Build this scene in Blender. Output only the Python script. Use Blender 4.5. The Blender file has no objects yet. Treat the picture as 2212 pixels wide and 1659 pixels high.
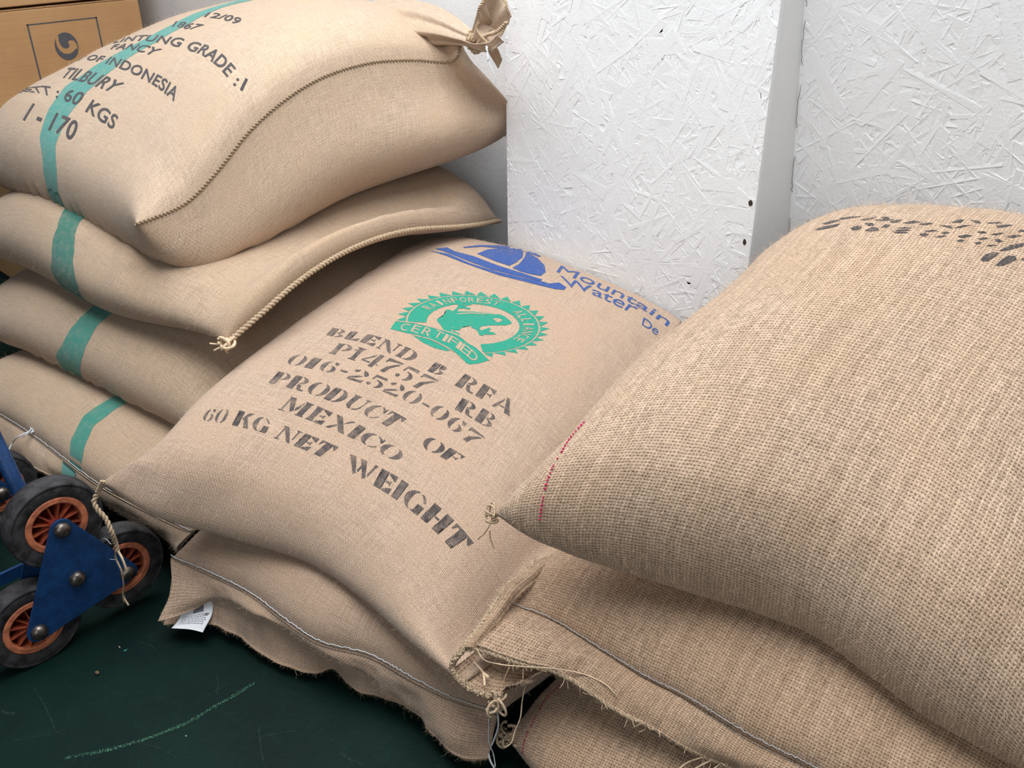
import bpy, bmesh, math, random
import numpy as np
from mathutils import Vector, Matrix
from mathutils.bvhtree import BVHTree

random.seed(7)
RNG = np.random.default_rng(7)
scene = bpy.context.scene
COL = scene.collection

# ------------------------------------------------------------------ camera
CAM_H, TILT, YAW, ROLL, FPX = 1.2, 29.0, 44.0, -0.6, 2000.0
cam_d = bpy.data.cameras.new('camera')
cam = bpy.data.objects.new('camera', cam_d)
COL.objects.link(cam)
cam_d.sensor_width = 36.0
cam_d.lens = 36.0 * FPX / 2212.0
cam_d.clip_start = 0.02
ROT = (Matrix.Rotation(math.radians(YAW), 3, 'Z') @ Matrix.Rotation(math.radians(90 - TILT), 3, 'X')
       @ Matrix.Rotation(math.radians(ROLL), 3, 'Z'))
cam.matrix_world = Matrix.Translation((0, 0, CAM_H)) @ ROT.to_4x4()
scene.camera = cam
EYE = np.array([0.0, 0.0, CAM_H])
RM = np.array(ROT)

def ray(px, py):
    return RM @ np.array([(px - 1106.0) / FPX, -(py - 829.5) / FPX, -1.0])

def at(px, py, x=None, y=None, z=None):
    """point of the place seen at a picture position, at a known height / wall distance"""
    d = ray(px, py)
    if x is not None: t = x / d[0]
    elif y is not None: t = y / d[1]
    else: t = (z - CAM_H) / d[2]
    return EYE + d * t

# ------------------------------------------------------------------ light
world = bpy.data.worlds.new('daylight')
scene.world = world
world.use_nodes = True
wb = world.node_tree.nodes['Background']
wb.inputs['Color'].default_value = (0.93, 0.97, 1.0, 1)
wb.inputs['Strength'].default_value = 0.08

def area(name, loc, target, sx, sy, power, col):
    l = bpy.data.lights.new(name, 'AREA')
    l.shape = 'RECTANGLE'; l.size = sx; l.size_y = sy; l.energy = power; l.color = col
    o = bpy.data.objects.new(name, l); COL.objects.link(o)
    o.location = loc
    o.rotation_euler = (Vector(target) - Vector(loc)).to_track_quat('-Z', 'Y').to_euler()
    return o
area('roof_light', (-1.2, 0.66, 2.6), (-1.15, 0.95, 0.3), 2.6, 1.3, 88, (0.96, 0.98, 1.0))
area('front_fill', (1.5, -2.4, 2.3), (-0.8, 1.2, 0.5), 2.2, 2.2, 42, (0.93, 0.97, 1.0))  # frontal fill added behind the camera to lift wall and batten; doorway unseen

vs = scene.view_settings
vs.view_transform = 'Standard'; vs.look = 'None'; vs.gamma = 1.0; vs.use_curve_mapping = False
vs.exposure = 0.0

# ------------------------------------------------------------------ helpers
def link(o, parent=None):
    COL.objects.link(o)
    if parent is not None:
        o.parent = parent
        o.matrix_parent_inverse = Matrix.Identity(4)
    return o

def thing(name, loc, label, cat, group=None):
    o = bpy.data.objects.new(name, None)
    o.empty_display_size = 0.05
    o.location = loc
    COL.objects.link(o)
    o['label'] = label; o['category'] = cat
    if group: o['group'] = group
    return o

def base(parent):
    """world position of the (unrotated) thing a part belongs to"""
    p = np.zeros(3)
    while parent is not None:
        p = p + np.array(parent.location); parent = parent.parent
    return p

def mesh_obj(name, verts, faces, mat, parent=None, uv=None, smooth=True, label=None, kind=None):
    me = bpy.data.meshes.new(name)
    v = np.asarray(verts, float).reshape(-1, 3) - base(parent)
    me.from_pydata(v.tolist(), [], faces if isinstance(faces, list) else faces.tolist())
    if smooth: me.shade_smooth()
    if uv is not None:
        lay = me.uv_layers.new(name='UVMap')
        li = np.empty(len(me.loops), int); me.loops.foreach_get('vertex_index', li)
        lay.data.foreach_set('uv', (np.asarray(uv, float)[li] if len(uv) == len(v) else np.asarray(uv, float)).ravel())
    if mat is not None: me.materials.append(mat)
    o = bpy.data.objects.new(name, me)
    link(o, parent)
    if label: o['label'] = label
    if kind: o['kind'] = kind
    return o

class MB:
    """collects simple solids into one mesh"""
    def __init__(s): s.v = []; s.f = []
    def add(s, v, f):
        k = len(s.v); s.v += [tuple(p) for p in v]; s.f += [tuple(i + k for i in q) for q in f]
    def box(s, c, d, M=None):
        c = np.array(c, float); d = np.array(d, float) / 2
        pts = np.array([[sx, sy, sz] for sz in (-1, 1) for sy in (-1, 1) for sx in (-1, 1)]) * d
        if M is not None: pts = pts @ np.array(M).T
        s.add(pts + c, [(0, 2, 3, 1), (4, 5, 7, 6), (0, 1, 5, 4), (2, 6, 7, 3), (0, 4, 6, 2), (1, 3, 7, 5)])
    def prism(s, poly, x0, x1):
        """polygon of (y,z) points extruded along x"""
        n = len(poly)
        v = [(x0, p[0], p[1]) for p in poly] + [(x1, p[0], p[1]) for p in poly]
        f = [tuple(range(n))[::-1], tuple(range(n, 2 * n))] + [(i, (i + 1) % n, n + (i + 1) % n, n + i) for i in range(n)]
        s.add(v, f)
    def lathe(s, prof, c, n=40):
        """profile of (radius, x) turned about the x axis through c"""
        m = len(prof); v = []
        for k in range(n):
            a = 2 * math.pi * k / n
            v += [(c[0] + x, c[1] + r * math.cos(a), c[2] + r * math.sin(a)) for r, x in prof]
        f = [(k * m + j, k * m + j + 1, ((k + 1) % n) * m + j + 1, ((k + 1) % n) * m + j) for k in range(n) for j in range(m - 1)]
        s.add(v, f)
    def tube(s, pts, r, n=8, caps=True):
        v, f = tube_geo(pts, r, n, caps); s.add(v, f)
    def build(s, name, mat, parent=None, smooth=False, **k):
        return mesh_obj(name, s.v, s.f, mat, parent, smooth=smooth, **k)

def unit(a, axis=-1):
    return a / np.maximum(np.linalg.norm(a, axis=axis, keepdims=True), 1e-9)

def catmull(pts, n):
    """n points evenly spaced along a centripetal spline through pts"""
    P = np.asarray(pts, float)
    if len(P) == 2:
        return P[0] + (P[1] - P[0]) * np.linspace(0, 1, n)[:, None]
    P = np.vstack([2 * P[0] - P[1], P, 2 * P[-1] - P[-2]])
    t = np.concatenate([[0], np.cumsum(np.linalg.norm(np.diff(P, axis=0), axis=1) ** 0.5 + 1e-6)])
    out = []
    for i in range(1, len(P) - 2):
        tt = np.linspace(t[i], t[i + 1], 24, endpoint=False)[:, None]
        A1 = (t[i] - tt) / (t[i] - t[i-1]) * P[i-1] + (tt - t[i-1]) / (t[i] - t[i-1]) * P[i]
        A2 = (t[i+1] - tt) / (t[i+1] - t[i]) * P[i] + (tt - t[i]) / (t[i+1] - t[i]) * P[i+1]
        A3 = (t[i+2] - tt) / (t[i+2] - t[i+1]) * P[i+1] + (tt - t[i+1]) / (t[i+2] - t[i+1]) * P[i+2]
        B1 = (t[i+1] - tt) / (t[i+1] - t[i-1]) * A1 + (tt - t[i-1]) / (t[i+1] - t[i-1]) * A2
        B2 = (t[i+2] - tt) / (t[i+2] - t[i]) * A2 + (tt - t[i]) / (t[i+2] - t[i]) * A3
        out.append((t[i+1] - tt) / (t[i+1] - t[i]) * B1 + (tt - t[i]) / (t[i+1] - t[i]) * B2)
    C = np.vstack(out + [P[-2:-1]])
    s = np.concatenate([[0], np.cumsum(np.linalg.norm(np.diff(C, axis=0), axis=1))])
    q = np.linspace(0, s[-1], n)
    return np.stack([np.interp(q, s, C[:, k]) for k in range(3)], 1)

def frames(P):
    T = unit(np.gradient(P, axis=0))
    up = np.array([0, 0, 1.0])
    N = np.zeros_like(T)
    a = np.cross(T[0], up)
    if np.linalg.norm(a) < 1e-3: a = np.cross(T[0], [1.0, 0, 0])
    N[0] = a / np.linalg.norm(a)
    for i in range(1, len(P)):
        n = N[i-1] - T[i] * np.dot(N[i-1], T[i]); N[i] = n / np.linalg.norm(n)
    return T, N, np.cross(T, N)

def tube_geo(pts, r, n=8, caps=True):
    P = np.asarray(pts, float); T, N, B = frames(P)
    r = np.broadcast_to(np.asarray(r, float), (len(P),))
    a = np.arange(n) * 2 * math.pi / n
    V = P[:, None] + r[:, None, None] * (np.cos(a)[None, :, None] * N[:, None] + np.sin(a)[None, :, None] * B[:, None])
    V = V.reshape(-1, 3).tolist(); F = []
    for i in range(len(P) - 1):
        for j in range(n):
            k = (j + 1) % n
            F.append((i * n + j, i * n + k, (i + 1) * n + k, (i + 1) * n + j))
    if caps: F.append(tuple(range(n))[::-1]); F.append(tuple((len(P) - 1) * n + j for j in range(n)))
    return V, F

def rope_geo(pts, r, pitch, strands=2, n=6, per=10):
    """twisted cord: strands winding around the given line"""
    P0 = np.asarray(pts, float)
    L = np.linalg.norm(np.diff(P0, axis=0), axis=1).sum()
    m = max(12, int(L / pitch * per))
    P = catmull(P0, m) if len(P0) < m else P0
    T, N, B = frames(P)
    s = np.concatenate([[0], np.cumsum(np.linalg.norm(np.diff(P, axis=0), axis=1))])
    V, F = [], []
    for k in range(strands):
        a = s / pitch * 2 * math.pi + k * 2 * math.pi / strands
        Q = P + r * 0.52 * (np.cos(a)[:, None] * N + np.sin(a)[:, None] * B)
        v, f = tube_geo(Q, r * 0.6, n)
        o = len(V); V += v; F += [tuple(i + o for i in q) for q in f]
    return V, F

def vnoise(x, y, seed=0):
    """smooth value noise in -1..1"""
    r = np.random.default_rng(seed).uniform(-1, 1, (64, 64))
    xi = np.floor(x).astype(int); yi = np.floor(y).astype(int)
    fx = x - xi; fy = y - yi
    fx = fx * fx * (3 - 2 * fx); fy = fy * fy * (3 - 2 * fy)
    g = lambda a, b: r[a % 64, b % 64]
    return (g(xi, yi) * (1 - fx) + g(xi + 1, yi) * fx) * (1 - fy) + (g(xi, yi + 1) * (1 - fx) + g(xi + 1, yi + 1) * fx) * fy

# ------------------------------------------------------------------ materials
class NT:
    def __init__(s, name):
        s.m = bpy.data.materials.new(name); s.m.use_nodes = True
        s.t = s.m.node_tree; s.b = s.t.nodes['Principled BSDF']
    def n(s, typ, **kw):
        nd = s.t.nodes.new(typ)
        for k, v in kw.items(): setattr(nd, k, v)
        return nd
    def put(s, sock, v):
        if isinstance(v, bpy.types.NodeSocket): s.t.links.new(v, sock)
        elif v is not None: sock.default_value = v
    def math(s, op, a, b=None, c=None, clamp=False):
        nd = s.n('ShaderNodeMath', operation=op, use_clamp=clamp)
        s.put(nd.inputs[0], a); s.put(nd.inputs[1], b)
        if c is not None: s.put(nd.inputs[2], c)
        return nd.outputs[0]
    def mix(s, f, a, b, mode='MIX'):
        nd = s.n('ShaderNodeMix', data_type='RGBA', blend_type=mode)
        s.put(nd.inputs['Factor'], f); s.put(nd.inputs['A'], a); s.put(nd.inputs['B'], b)
        return nd.outputs['Result']
    def ramp(s, f, lo, hi):
        nd = s.n('ShaderNodeMapRange', interpolation_type='SMOOTHSTEP')
        s.put(nd.inputs[0], f); nd.inputs[1].default_value = lo; nd.inputs[2].default_value = hi
        return nd.outputs[0]
    def noise(s, vec, scale, detail=3, rough=0.55, dim='3D'):
        nd = s.n('ShaderNodeTexNoise', noise_dimensions=dim)
        s.put(nd.inputs['Vector'], vec); nd.inputs['Scale'].default_value = scale
        nd.inputs['Detail'].default_value = detail; nd.inputs['Roughness'].default_value = rough
        return nd.outputs['Fac']
    def mapping(s, vec, scale):
        nd = s.n('ShaderNodeMapping'); s.put(nd.inputs['Vector'], vec); nd.inputs['Scale'].default_value = scale
        return nd.outputs[0]
    def bump(s, h, dist, strength=1.0, normal=None):
        nd = s.n('ShaderNodeBump'); s.put(nd.inputs['Height'], h)
        nd.inputs['Distance'].default_value = dist; nd.inputs['Strength'].default_value = strength
        if normal is not None: s.put(nd.inputs['Normal'], normal)
        return nd.outputs[0]

def c4(c): return (c[0], c[1], c[2], 1.0)
def srgb(r, g, b):
    f = lambda x: (x / 255 / 12.92) if x <= 10 else ((x / 255 + 0.055) / 1.055) ** 2.4
    return (f(r), f(g), f(b))

def burlap(name, col, pitch=0.0031, gap=0.5, ink=None, wear=0.0, fleck=True, loose=False):
    """plain-weave jute: warp over weft on the cloth's own coordinates; ink dyes the yarns"""
    g = NT(name)
    uv = g.n('ShaderNodeUVMap', uv_map='UVMap').outputs[0]
    # yarns wander a little
    wob = g.n('ShaderNodeTexNoise'); g.put(wob.inputs['Vector'], uv)
    wob.inputs['Scale'].default_value = 0.09 / pitch; wob.inputs['Detail'].default_value = 2
    off = g.n('ShaderNodeVectorMath', operation='MULTIPLY_ADD')
    g.put(off.inputs[0], wob.outputs['Color']); off.inputs[1].default_value = (pitch * 1.6,) * 3; g.put(off.inputs[2], uv)
    wob2 = g.n('ShaderNodeTexNoise'); g.put(wob2.inputs['Vector'], uv); wob2.inputs['Scale'].default_value = 0.55 / pitch; wob2.inputs['Detail'].default_value = 1
    off0 = off; off = g.n('ShaderNodeVectorMath', operation='MULTIPLY_ADD')
    g.put(off.inputs[0], wob2.outputs['Color']); off.inputs[1].default_value = (pitch * 0.45,) * 3; g.put(off.inputs[2], off0.outputs[0])
    sc = g.n('ShaderNodeVectorMath', operation='SCALE'); g.put(sc.inputs[0], off.outputs[0]); sc.inputs['Scale'].default_value = 1 / pitch
    xyz = g.n('ShaderNodeSeparateXYZ'); g.put(xyz.inputs[0], sc.outputs[0])
    x, y = xyz.outputs[0], xyz.outputs[1]
    sx = g.math('SINE', g.math('MULTIPLY', x, math.pi)); sy = g.math('SINE', g.math('MULTIPLY', y, math.pi))
    ax, ay = g.math('ABSOLUTE', sx), g.math('ABSOLUTE', sy)
    # slub: yarn thickness varies along each yarn
    sl_a = 0.36 if not loose else 0.75; gx = gap * (0.55 if not loose else 0.80); gy = gap * (0.55 if not loose else 0.40)
    tx = g.noise(g.mapping(off.outputs[0], (1 / pitch, (0.06 if not loose else 0.22) / pitch, 1)), 1.0, 2, dim='2D')
    ty = g.noise(g.mapping(off.outputs[0], ((0.06 if not loose else 0.22) / pitch, 1 / pitch, 1)), 1.0, 2, dim='2D')
    A = g.ramp(g.math('ADD', ax, g.math('MULTIPLY', g.math('SUBTRACT', tx, 0.5), sl_a)), gx, gx + 0.5)
    Bq = g.ramp(g.math('ADD', ay, g.math('MULTIPLY', g.math('SUBTRACT', ty, 0.5), sl_a)), gy, gy + 0.5)
    uw = g.math('MULTIPLY', g.math('SIGN', sx), sy)
    uf = g.math('MULTIPLY', g.math('MULTIPLY', g.math('SIGN', sy), sx), -1.0)
    hw = g.math('MULTIPLY', A, g.math('MULTIPLY_ADD', uw, 0.34 if loose else 0.42, 0.66 if loose else 0.58))
    hf = g.math('MULTIPLY', Bq, g.math('MULTIPLY_ADD', uf, 0.34 if loose else 0.42, 0.50 if loose else 0.58))
    h = g.math('MAXIMUM', hw, hf)
    cover = g.ramp(g.math('MAXIMUM', A, Bq), 0.05, 0.5)
    # colour of the yarns
    big = g.noise(uv, 7.0, 4); mid = g.noise(uv, 60.0, 3)
    c_hi = tuple(min(1, q * 1.13) for q in col); c_lo = (col[0] * 0.86, col[1] * 0.84, col[2] * 0.82)
    yarn = g.mix(g.ramp(g.math('MULTIPLY_ADD', tx, 0.5, g.math('MULTIPLY', ty, 0.5)), 0.32, 0.68), c4(c_lo), c4(c_hi))
    yarn = g.mix(g.ramp(big, 0.35, 0.7), yarn, c4((col[0] * 1.03, col[1] * 0.99, col[2] * 0.94)))
    crown_highlight = g.math('MULTIPLY', g.math('MULTIPLY', g.ramp(uw, 0.2, 0.9), A), 0.55 if loose else 0.35)  # painted highlight: warp yarns made paler where they arch over the weft
    yarn = g.mix(crown_highlight, yarn, c4(tuple(min(1, q * (1.42 if loose else 1.25)) for q in col)))
    if fleck:
        fl = g.ramp(g.noise(uv, 260.0, 2), 0.69, 0.74)
        yarn = g.mix(g.math('MULTIPLY', fl, 0.55), yarn, c4((col[0] * 0.42, col[1] * 0.3, col[2] * 0.22)))
        fl2 = g.ramp(g.noise(uv, 200.0, 2), 0.70, 0.76)
        yarn = g.mix(g.math('MULTIPLY', fl2, 0.4), yarn, c4(tuple(min(1, q * 1.5) for q in col)))
    if loose:   # slubby warp: bands of paler and browner yarns running the length of the sack
        band = g.noise(g.mapping(off.outputs[0], (0.5 / pitch, 5.0, 1)), 1.0, 3, 0.6, dim='2D')
        yarn = g.mix(1.0, yarn, g.mix(g.ramp(band, 0.3, 0.7), (0.885, 0.87, 0.85, 1), (1.08, 1.08, 1.08, 1)), 'MULTIPLY')
    grain = g.noise(uv, 0.9 / pitch, 3, 0.7)
    yarn = g.mix(1.0, yarn, g.mix(g.ramp(grain, 0.25, 0.75), (0.80, 0.79, 0.78, 1), (1.16, 1.16, 1.15, 1)), 'MULTIPLY')
    if ink is not None:
        f = g.ramp(g.math('ADD', g.math('MULTIPLY', mid, 0.45), g.math('ADD', g.math('MULTIPLY', big, 0.2), g.math('MULTIPLY', h, 0.42))), wear, wear + 0.22)
        yarn = g.mix(f, yarn, c4(ink))
    hole = g.mix(0.72, yarn, c4((0.035, 0.022, 0.014)))
    g.put(g.b.inputs['Base Color'], g.mix(cover, hole, yarn))
    g.b.inputs['Roughness'].default_value = 0.88
    g.b.inputs['Specular IOR Level'].default_value = 0.15
    g.b.inputs['Sheen Weight'].default_value = 0.22
    g.b.inputs['Sheen Roughness'].default_value = 0.5
    fib = g.noise(uv, 2.2 / pitch, 2)
    hh = g.math('MULTIPLY_ADD', fib, 0.25, h)
    g.put(g.b.inputs['Normal'], g.bump(hh, pitch * (0.22 if loose else 0.28), 0.85))
    return g.m

def plain(name, col, rough=0.7, metal=0.0, spec=0.4, nscale=30, namp=0.12, bump=0.0, bscale=300):
    g = NT(name)
    tc = g.n('ShaderNodeTexCoord').outputs['Object']
    f = g.noise(tc, nscale, 5)
    g.put(g.b.inputs['Base Color'], g.mix(g.ramp(f, 0.3, 0.7), c4(tuple(q * (1 - namp) for q in col)), c4(tuple(min(1, q * (1 + namp)) for q in col))))
    g.b.inputs['Roughness'].default_value = rough; g.b.inputs['Metallic'].default_value = metal
    g.b.inputs['Specular IOR Level'].default_value = spec
    if bump: g.put(g.b.inputs['Normal'], g.bump(g.noise(tc, bscale, 4), bump))
    return g.m

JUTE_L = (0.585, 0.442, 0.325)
JUTE_D = (0.505, 0.372, 0.262)  # browner cloth, with the shade on the lower sacks mixed into the colour
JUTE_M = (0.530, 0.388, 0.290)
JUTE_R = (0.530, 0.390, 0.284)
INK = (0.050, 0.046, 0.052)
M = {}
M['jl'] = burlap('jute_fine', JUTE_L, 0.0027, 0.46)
M['jd'] = burlap('jute_brown_shaded', JUTE_D, 0.0027, 0.46)
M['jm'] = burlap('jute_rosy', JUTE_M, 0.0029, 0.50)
M['jr2'] = burlap('jute_coarse_brown_shaded', (0.43, 0.300, 0.205), 0.0041, 0.62, loose=True)  # finer, redder cloth; colour also lowered to carry shade low in the stack
M['jm2'] = burlap('jute_rosy_shaded', (0.455, 0.325, 0.236), 0.0029, 0.50)  # rosy jute again, with the shade under the upper sack put into its colour
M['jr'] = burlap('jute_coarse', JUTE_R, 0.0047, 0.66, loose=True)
M['ink_l'] = burlap('jute_fine_black_ink', JUTE_L, 0.0027, 0.46, INK, 0.24)
M['ink_m'] = burlap('jute_rosy_black_ink', JUTE_M, 0.0029, 0.50, INK, 0.40)
M['ink_r'] = burlap('jute_coarse_black_ink', JUTE_R, 0.0047, 0.66, INK, 0.26, loose=True)
M['stripe'] = burlap('jute_teal_stripe', JUTE_L, 0.0027, 0.46, (0.07, 0.33, 0.29), 0.33)
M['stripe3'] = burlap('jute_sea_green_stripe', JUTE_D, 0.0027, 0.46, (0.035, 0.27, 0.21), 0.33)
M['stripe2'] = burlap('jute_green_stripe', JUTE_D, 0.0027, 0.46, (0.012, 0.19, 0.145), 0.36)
M['green'] = burlap('jute_green_ink', JUTE_M, 0.0029, 0.50, (0.018, 0.33, 0.22), 0.12)
M['blue'] = burlap('jute_blue_ink', JUTE_M, 0.0029, 0.50, (0.022, 0.085, 0.33), 0.12)
M['cord'] = plain('jute_cord', (0.47, 0.355, 0.24), 0.9, spec=0.1, nscale=400, namp=0.3)
M['cord_d'] = plain('jute_cord_dark', (0.30, 0.22, 0.145), 0.9, spec=0.1, nscale=500, namp=0.35)
M['fibre'] = plain('jute_fibre', (0.66, 0.50, 0.34), 0.8, spec=0.2, nscale=80, namp=0.25)
M['thread'] = plain('white_thread', (0.62, 0.64, 0.67), 0.7, nscale=200, namp=0.1)
M['pink'] = plain('pink_thread', (0.62, 0.03, 0.14), 0.8, nscale=300, namp=0.3)

# ------------------------------------------------------------------ the setting
def floor_mat():
    g = NT('floor_paint'); tc = g.n('ShaderNodeTexCoord').outputs['Object']
    a = g.noise(tc, 5, 6); b = g.noise(tc, 90, 4); c = g.noise(tc, 22, 8, 0.7)
    col = g.mix(g.ramp(a, 0.3, 0.7), (0.0025, 0.0115, 0.0100, 1), (0.0040, 0.0180, 0.0140, 1))
    col = g.mix(g.math('MULTIPLY', g.ramp(c, 0.55, 0.75), 0.5), col, (0.007, 0.032, 0.020, 1))
    col = g.mix(g.math('MULTIPLY', g.ramp(b, 0.66, 0.76), 0.35), col, (0.020, 0.05, 0.042, 1))
    g.put(g.b.inputs['Base Color'], col)
    g.put(g.b.inputs['Roughness'], g.math('MULTIPLY_ADD', b, 0.25, 0.42))
    g.b.inputs['Specular IOR Level'].default_value = 0.10
    g.put(g.b.inputs['Normal'], g.bump(g.math('ADD', g.math('MULTIPLY', b, 0.4), c), 0.0012))
    return g.m
mb = MB(); mb.box((-1.2, 0.3, -0.05), (9, 7, 0.1))
floor = mb.build('floor', floor_mat()); floor['kind'] = 'structure'

WALL_Y, PANEL_Y = 1.67, 1.505
def white_mat(name, col, bscale, bd):
    g = NT(name); tc = g.n('ShaderNodeTexCoord').outputs['Object']
    a = g.noise(tc, 3, 5); b = g.noise(tc, bscale, 6, 0.6)
    g.put(g.b.inputs['Base Color'], g.mix(g.ramp(a, 0.35, 0.7), c4(col), c4(tuple(q * 0.95 for q in col))))
    g.b.inputs['Roughness'].default_value = 0.55; g.b.inputs['Specular IOR Level'].default_value = 0.3
    g.put(g.b.inputs['Normal'], g.bump(b, bd))
    return g.m
M['white'] = white_mat('white_wall_paint', (0.86, 0.87, 0.885), 120, 0.0010)
M['osb'] = white_mat('white_strand_board', (0.88, 0.89, 0.90), 200, 0.0005)
M['batten'] = white_mat('white_batten_paint', (0.83, 0.835, 0.835), 60, 0.0006)

mb = MB(); mb.box((-1.2, WALL_Y + 0.06, 1.4), (9, 0.12, 2.8))
wall = mb.build('wall_back', M['white']); wall['kind'] = 'structure'

def strands(name, x0, x1, z0, z1, yf, n, parent, seed):
    """pressed wood strands standing a fraction of a millimetre proud of the board"""
    r = np.random.default_rng(seed); V = []; F = []
    for i in range(n):
        L = r.uniform(0.03, 0.15); W = r.uniform(0.012, 0.036) if r.random() < .5 else r.uniform(0.003, 0.014)
        L = max(L, 2.6 * W)
        a = r.normal(math.pi / 2, 0.75) if r.random() < 0.65 else r.uniform(0, math.pi)
        cx, cz = r.uniform(x0, x1), r.uniform(z0, z1)
        e = np.array([math.cos(a), math.sin(a)]); p = np.array([-e[1], e[0]])
        lift = r.uniform(0.0002, 0.0013, 4) * (r.random(4) < 0.6) + 0.0002
        sk = r.uniform(-0.3, 0.3, 4) * W
        k = len(V); ring = []
        for j, (s, t) in enumerate(((-1, -1), (1, -1), (1, 1), (-1, 1))):
            q = np.array([cx, cz]) + e * (s * L / 2 + sk[j]) + p * t * W / 2 * r.uniform(0.6, 1.0)
            q = np.clip(q, (x0 + j * 1e-4, z0), (x1 - j * 1e-4, z1)); ring.append(q); V.append((q[0], yf - lift[j], q[1]))
        for q in ring: V.append((q[0], yf + 0.0005, q[1]))
        F += [(k, k + 1, k + 2, k + 3)] + [(k + j, k + 4 + j, k + 4 + (j + 1) % 4, k + (j + 1) % 4) for j in range(4)]
    return mesh_obj(name, V, F, M['osb'], parent, smooth=False, kind='stuff')

PX0, PX1 = -1.462, -0.822
panel = MB(); panel.box(((PX0 + PX1) / 2, PANEL_Y + 0.0055, 1.2), (PX1 - PX0, 0.011, 2.4))
panel_o = panel.build('strand_board', M['osb'], wall)
strands('board_strands', PX0 + 0.001, PX1 - 0.001, 0.35, 1.35, PANEL_Y, 2600, panel_o, 1)
# stud behind the panel, its flank seen at the right, and the next board
mb = MB()
mb.add([(PX1 - 0.05, PANEL_Y + 0.011, 0), (PX1 - 0.002, PANEL_Y + 0.011, 0), (PX1 - 0.002, PANEL_Y + 0.011, 2.4), (PX1 - 0.05, PANEL_Y + 0.011, 2.4),
        (PX1 - 0.05, WALL_Y, 0), (PX1 + 0.003, WALL_Y, 0), (PX1 + 0.003, WALL_Y, 2.4), (PX1 - 0.05, WALL_Y, 2.4)],
       [(0, 1, 2, 3), (1, 5, 6, 2), (4, 7, 6, 5), (0, 3, 7, 4), (3, 2, 6, 7), (0, 4, 5, 1)])
mb.build('batten', M['batten'], wall)
# the neighbouring board right of the stud leans back slightly towards the floor
q0, q1 = at(1742, 0, x=PX1 + 0.003), at(1703, 520, x=PX1 + 0.003)
sl = (q1[1] - q0[1]) / (q1[2] - q0[2])
yb = lambda z: q0[1] + sl * (z - q0[2])
XR0, XR1 = PX1 - 0.02, 1.6
mb = MB()
mb.add([(XR0, yb(0.3), 0.3), (XR1, yb(0.3), 0.3), (XR1, yb(1.9), 1.9), (XR0, yb(1.9), 1.9),
        (XR0, WALL_Y + .01, 0.3), (XR1, WALL_Y + .01, 0.3), (XR1, WALL_Y + .01, 1.9), (XR0, WALL_Y + .01, 1.9)],
       [(0, 1, 2, 3), (1, 5, 6, 2), (4, 7, 6, 5), (0, 3, 7, 4), (3, 2, 6, 7), (0, 4, 5, 1)])
rb = mb.build('strand_board', M['osb'], wall)
st = strands('board_strands', PX1 + .006, 0.1, 0.45, 1.35, 0.0, 3200, rb, 2)
co = np.empty(len(st.data.vertices) * 3); st.data.vertices.foreach_get('co', co); co = co.reshape(-1, 3)
co[:, 1] += yb(co[:, 2]); st.data.vertices.foreach_set('co', co.ravel())

# ------------------------------------------------------------------ sacks
NU, NV = 76, 100
def spaced(n):
    s = np.linspace(0, 1, n)
    return 0.55 * s + 0.45 * (0.5 - 0.5 * np.cos(math.pi * s))
US, VS = spaced(NU), spaced(NV)

class HeightField:
    """how high the sacks already laid down reach above each spot of the floor"""
    def __init__(s): s.c = 0.012; s.x0 = -3.2; s.y0 = -0.2; s.h = np.zeros((340, 170))
    def add(s, P):
        i = ((P[:, 0] - s.x0) / s.c).astype(int).clip(0, 339); j = ((P[:, 1] - s.y0) / s.c).astype(int).clip(0, 169)
        np.maximum.at(s.h, (i, j), P[:, 2])
        Z = np.pad(s.h, 1, mode='edge'); s.h = np.maximum(s.h, smooth2(s.h, 2))
    def copy(s):
        o = HeightField(); o.h = s.h.copy(); return o
    def __call__(s, x, y):
        fx = (x - s.x0) / s.c - 0.5; fy = (y - s.y0) / s.c - 0.5
        i = np.floor(fx).astype(int).clip(0, 338); j = np.floor(fy).astype(int).clip(0, 168)
        a = np.clip(fx - i, 0, 1); b = np.clip(fy - j, 0, 1); h = s.h
        return (h[i, j] * (1 - a) + h[i+1, j] * a) * (1 - b) + (h[i, j+1] * (1 - a) + h[i+1, j+1] * a) * b

def smooth2(Z, n):
    for _ in range(n):
        P = np.pad(Z, 1, mode='edge')
        Z = (P[1:-1, 1:-1] * 4 + P[:-2, 1:-1] + P[2:, 1:-1] + P[1:-1, :-2] + P[1:-1, 2:]) / 8
    return Z

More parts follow.
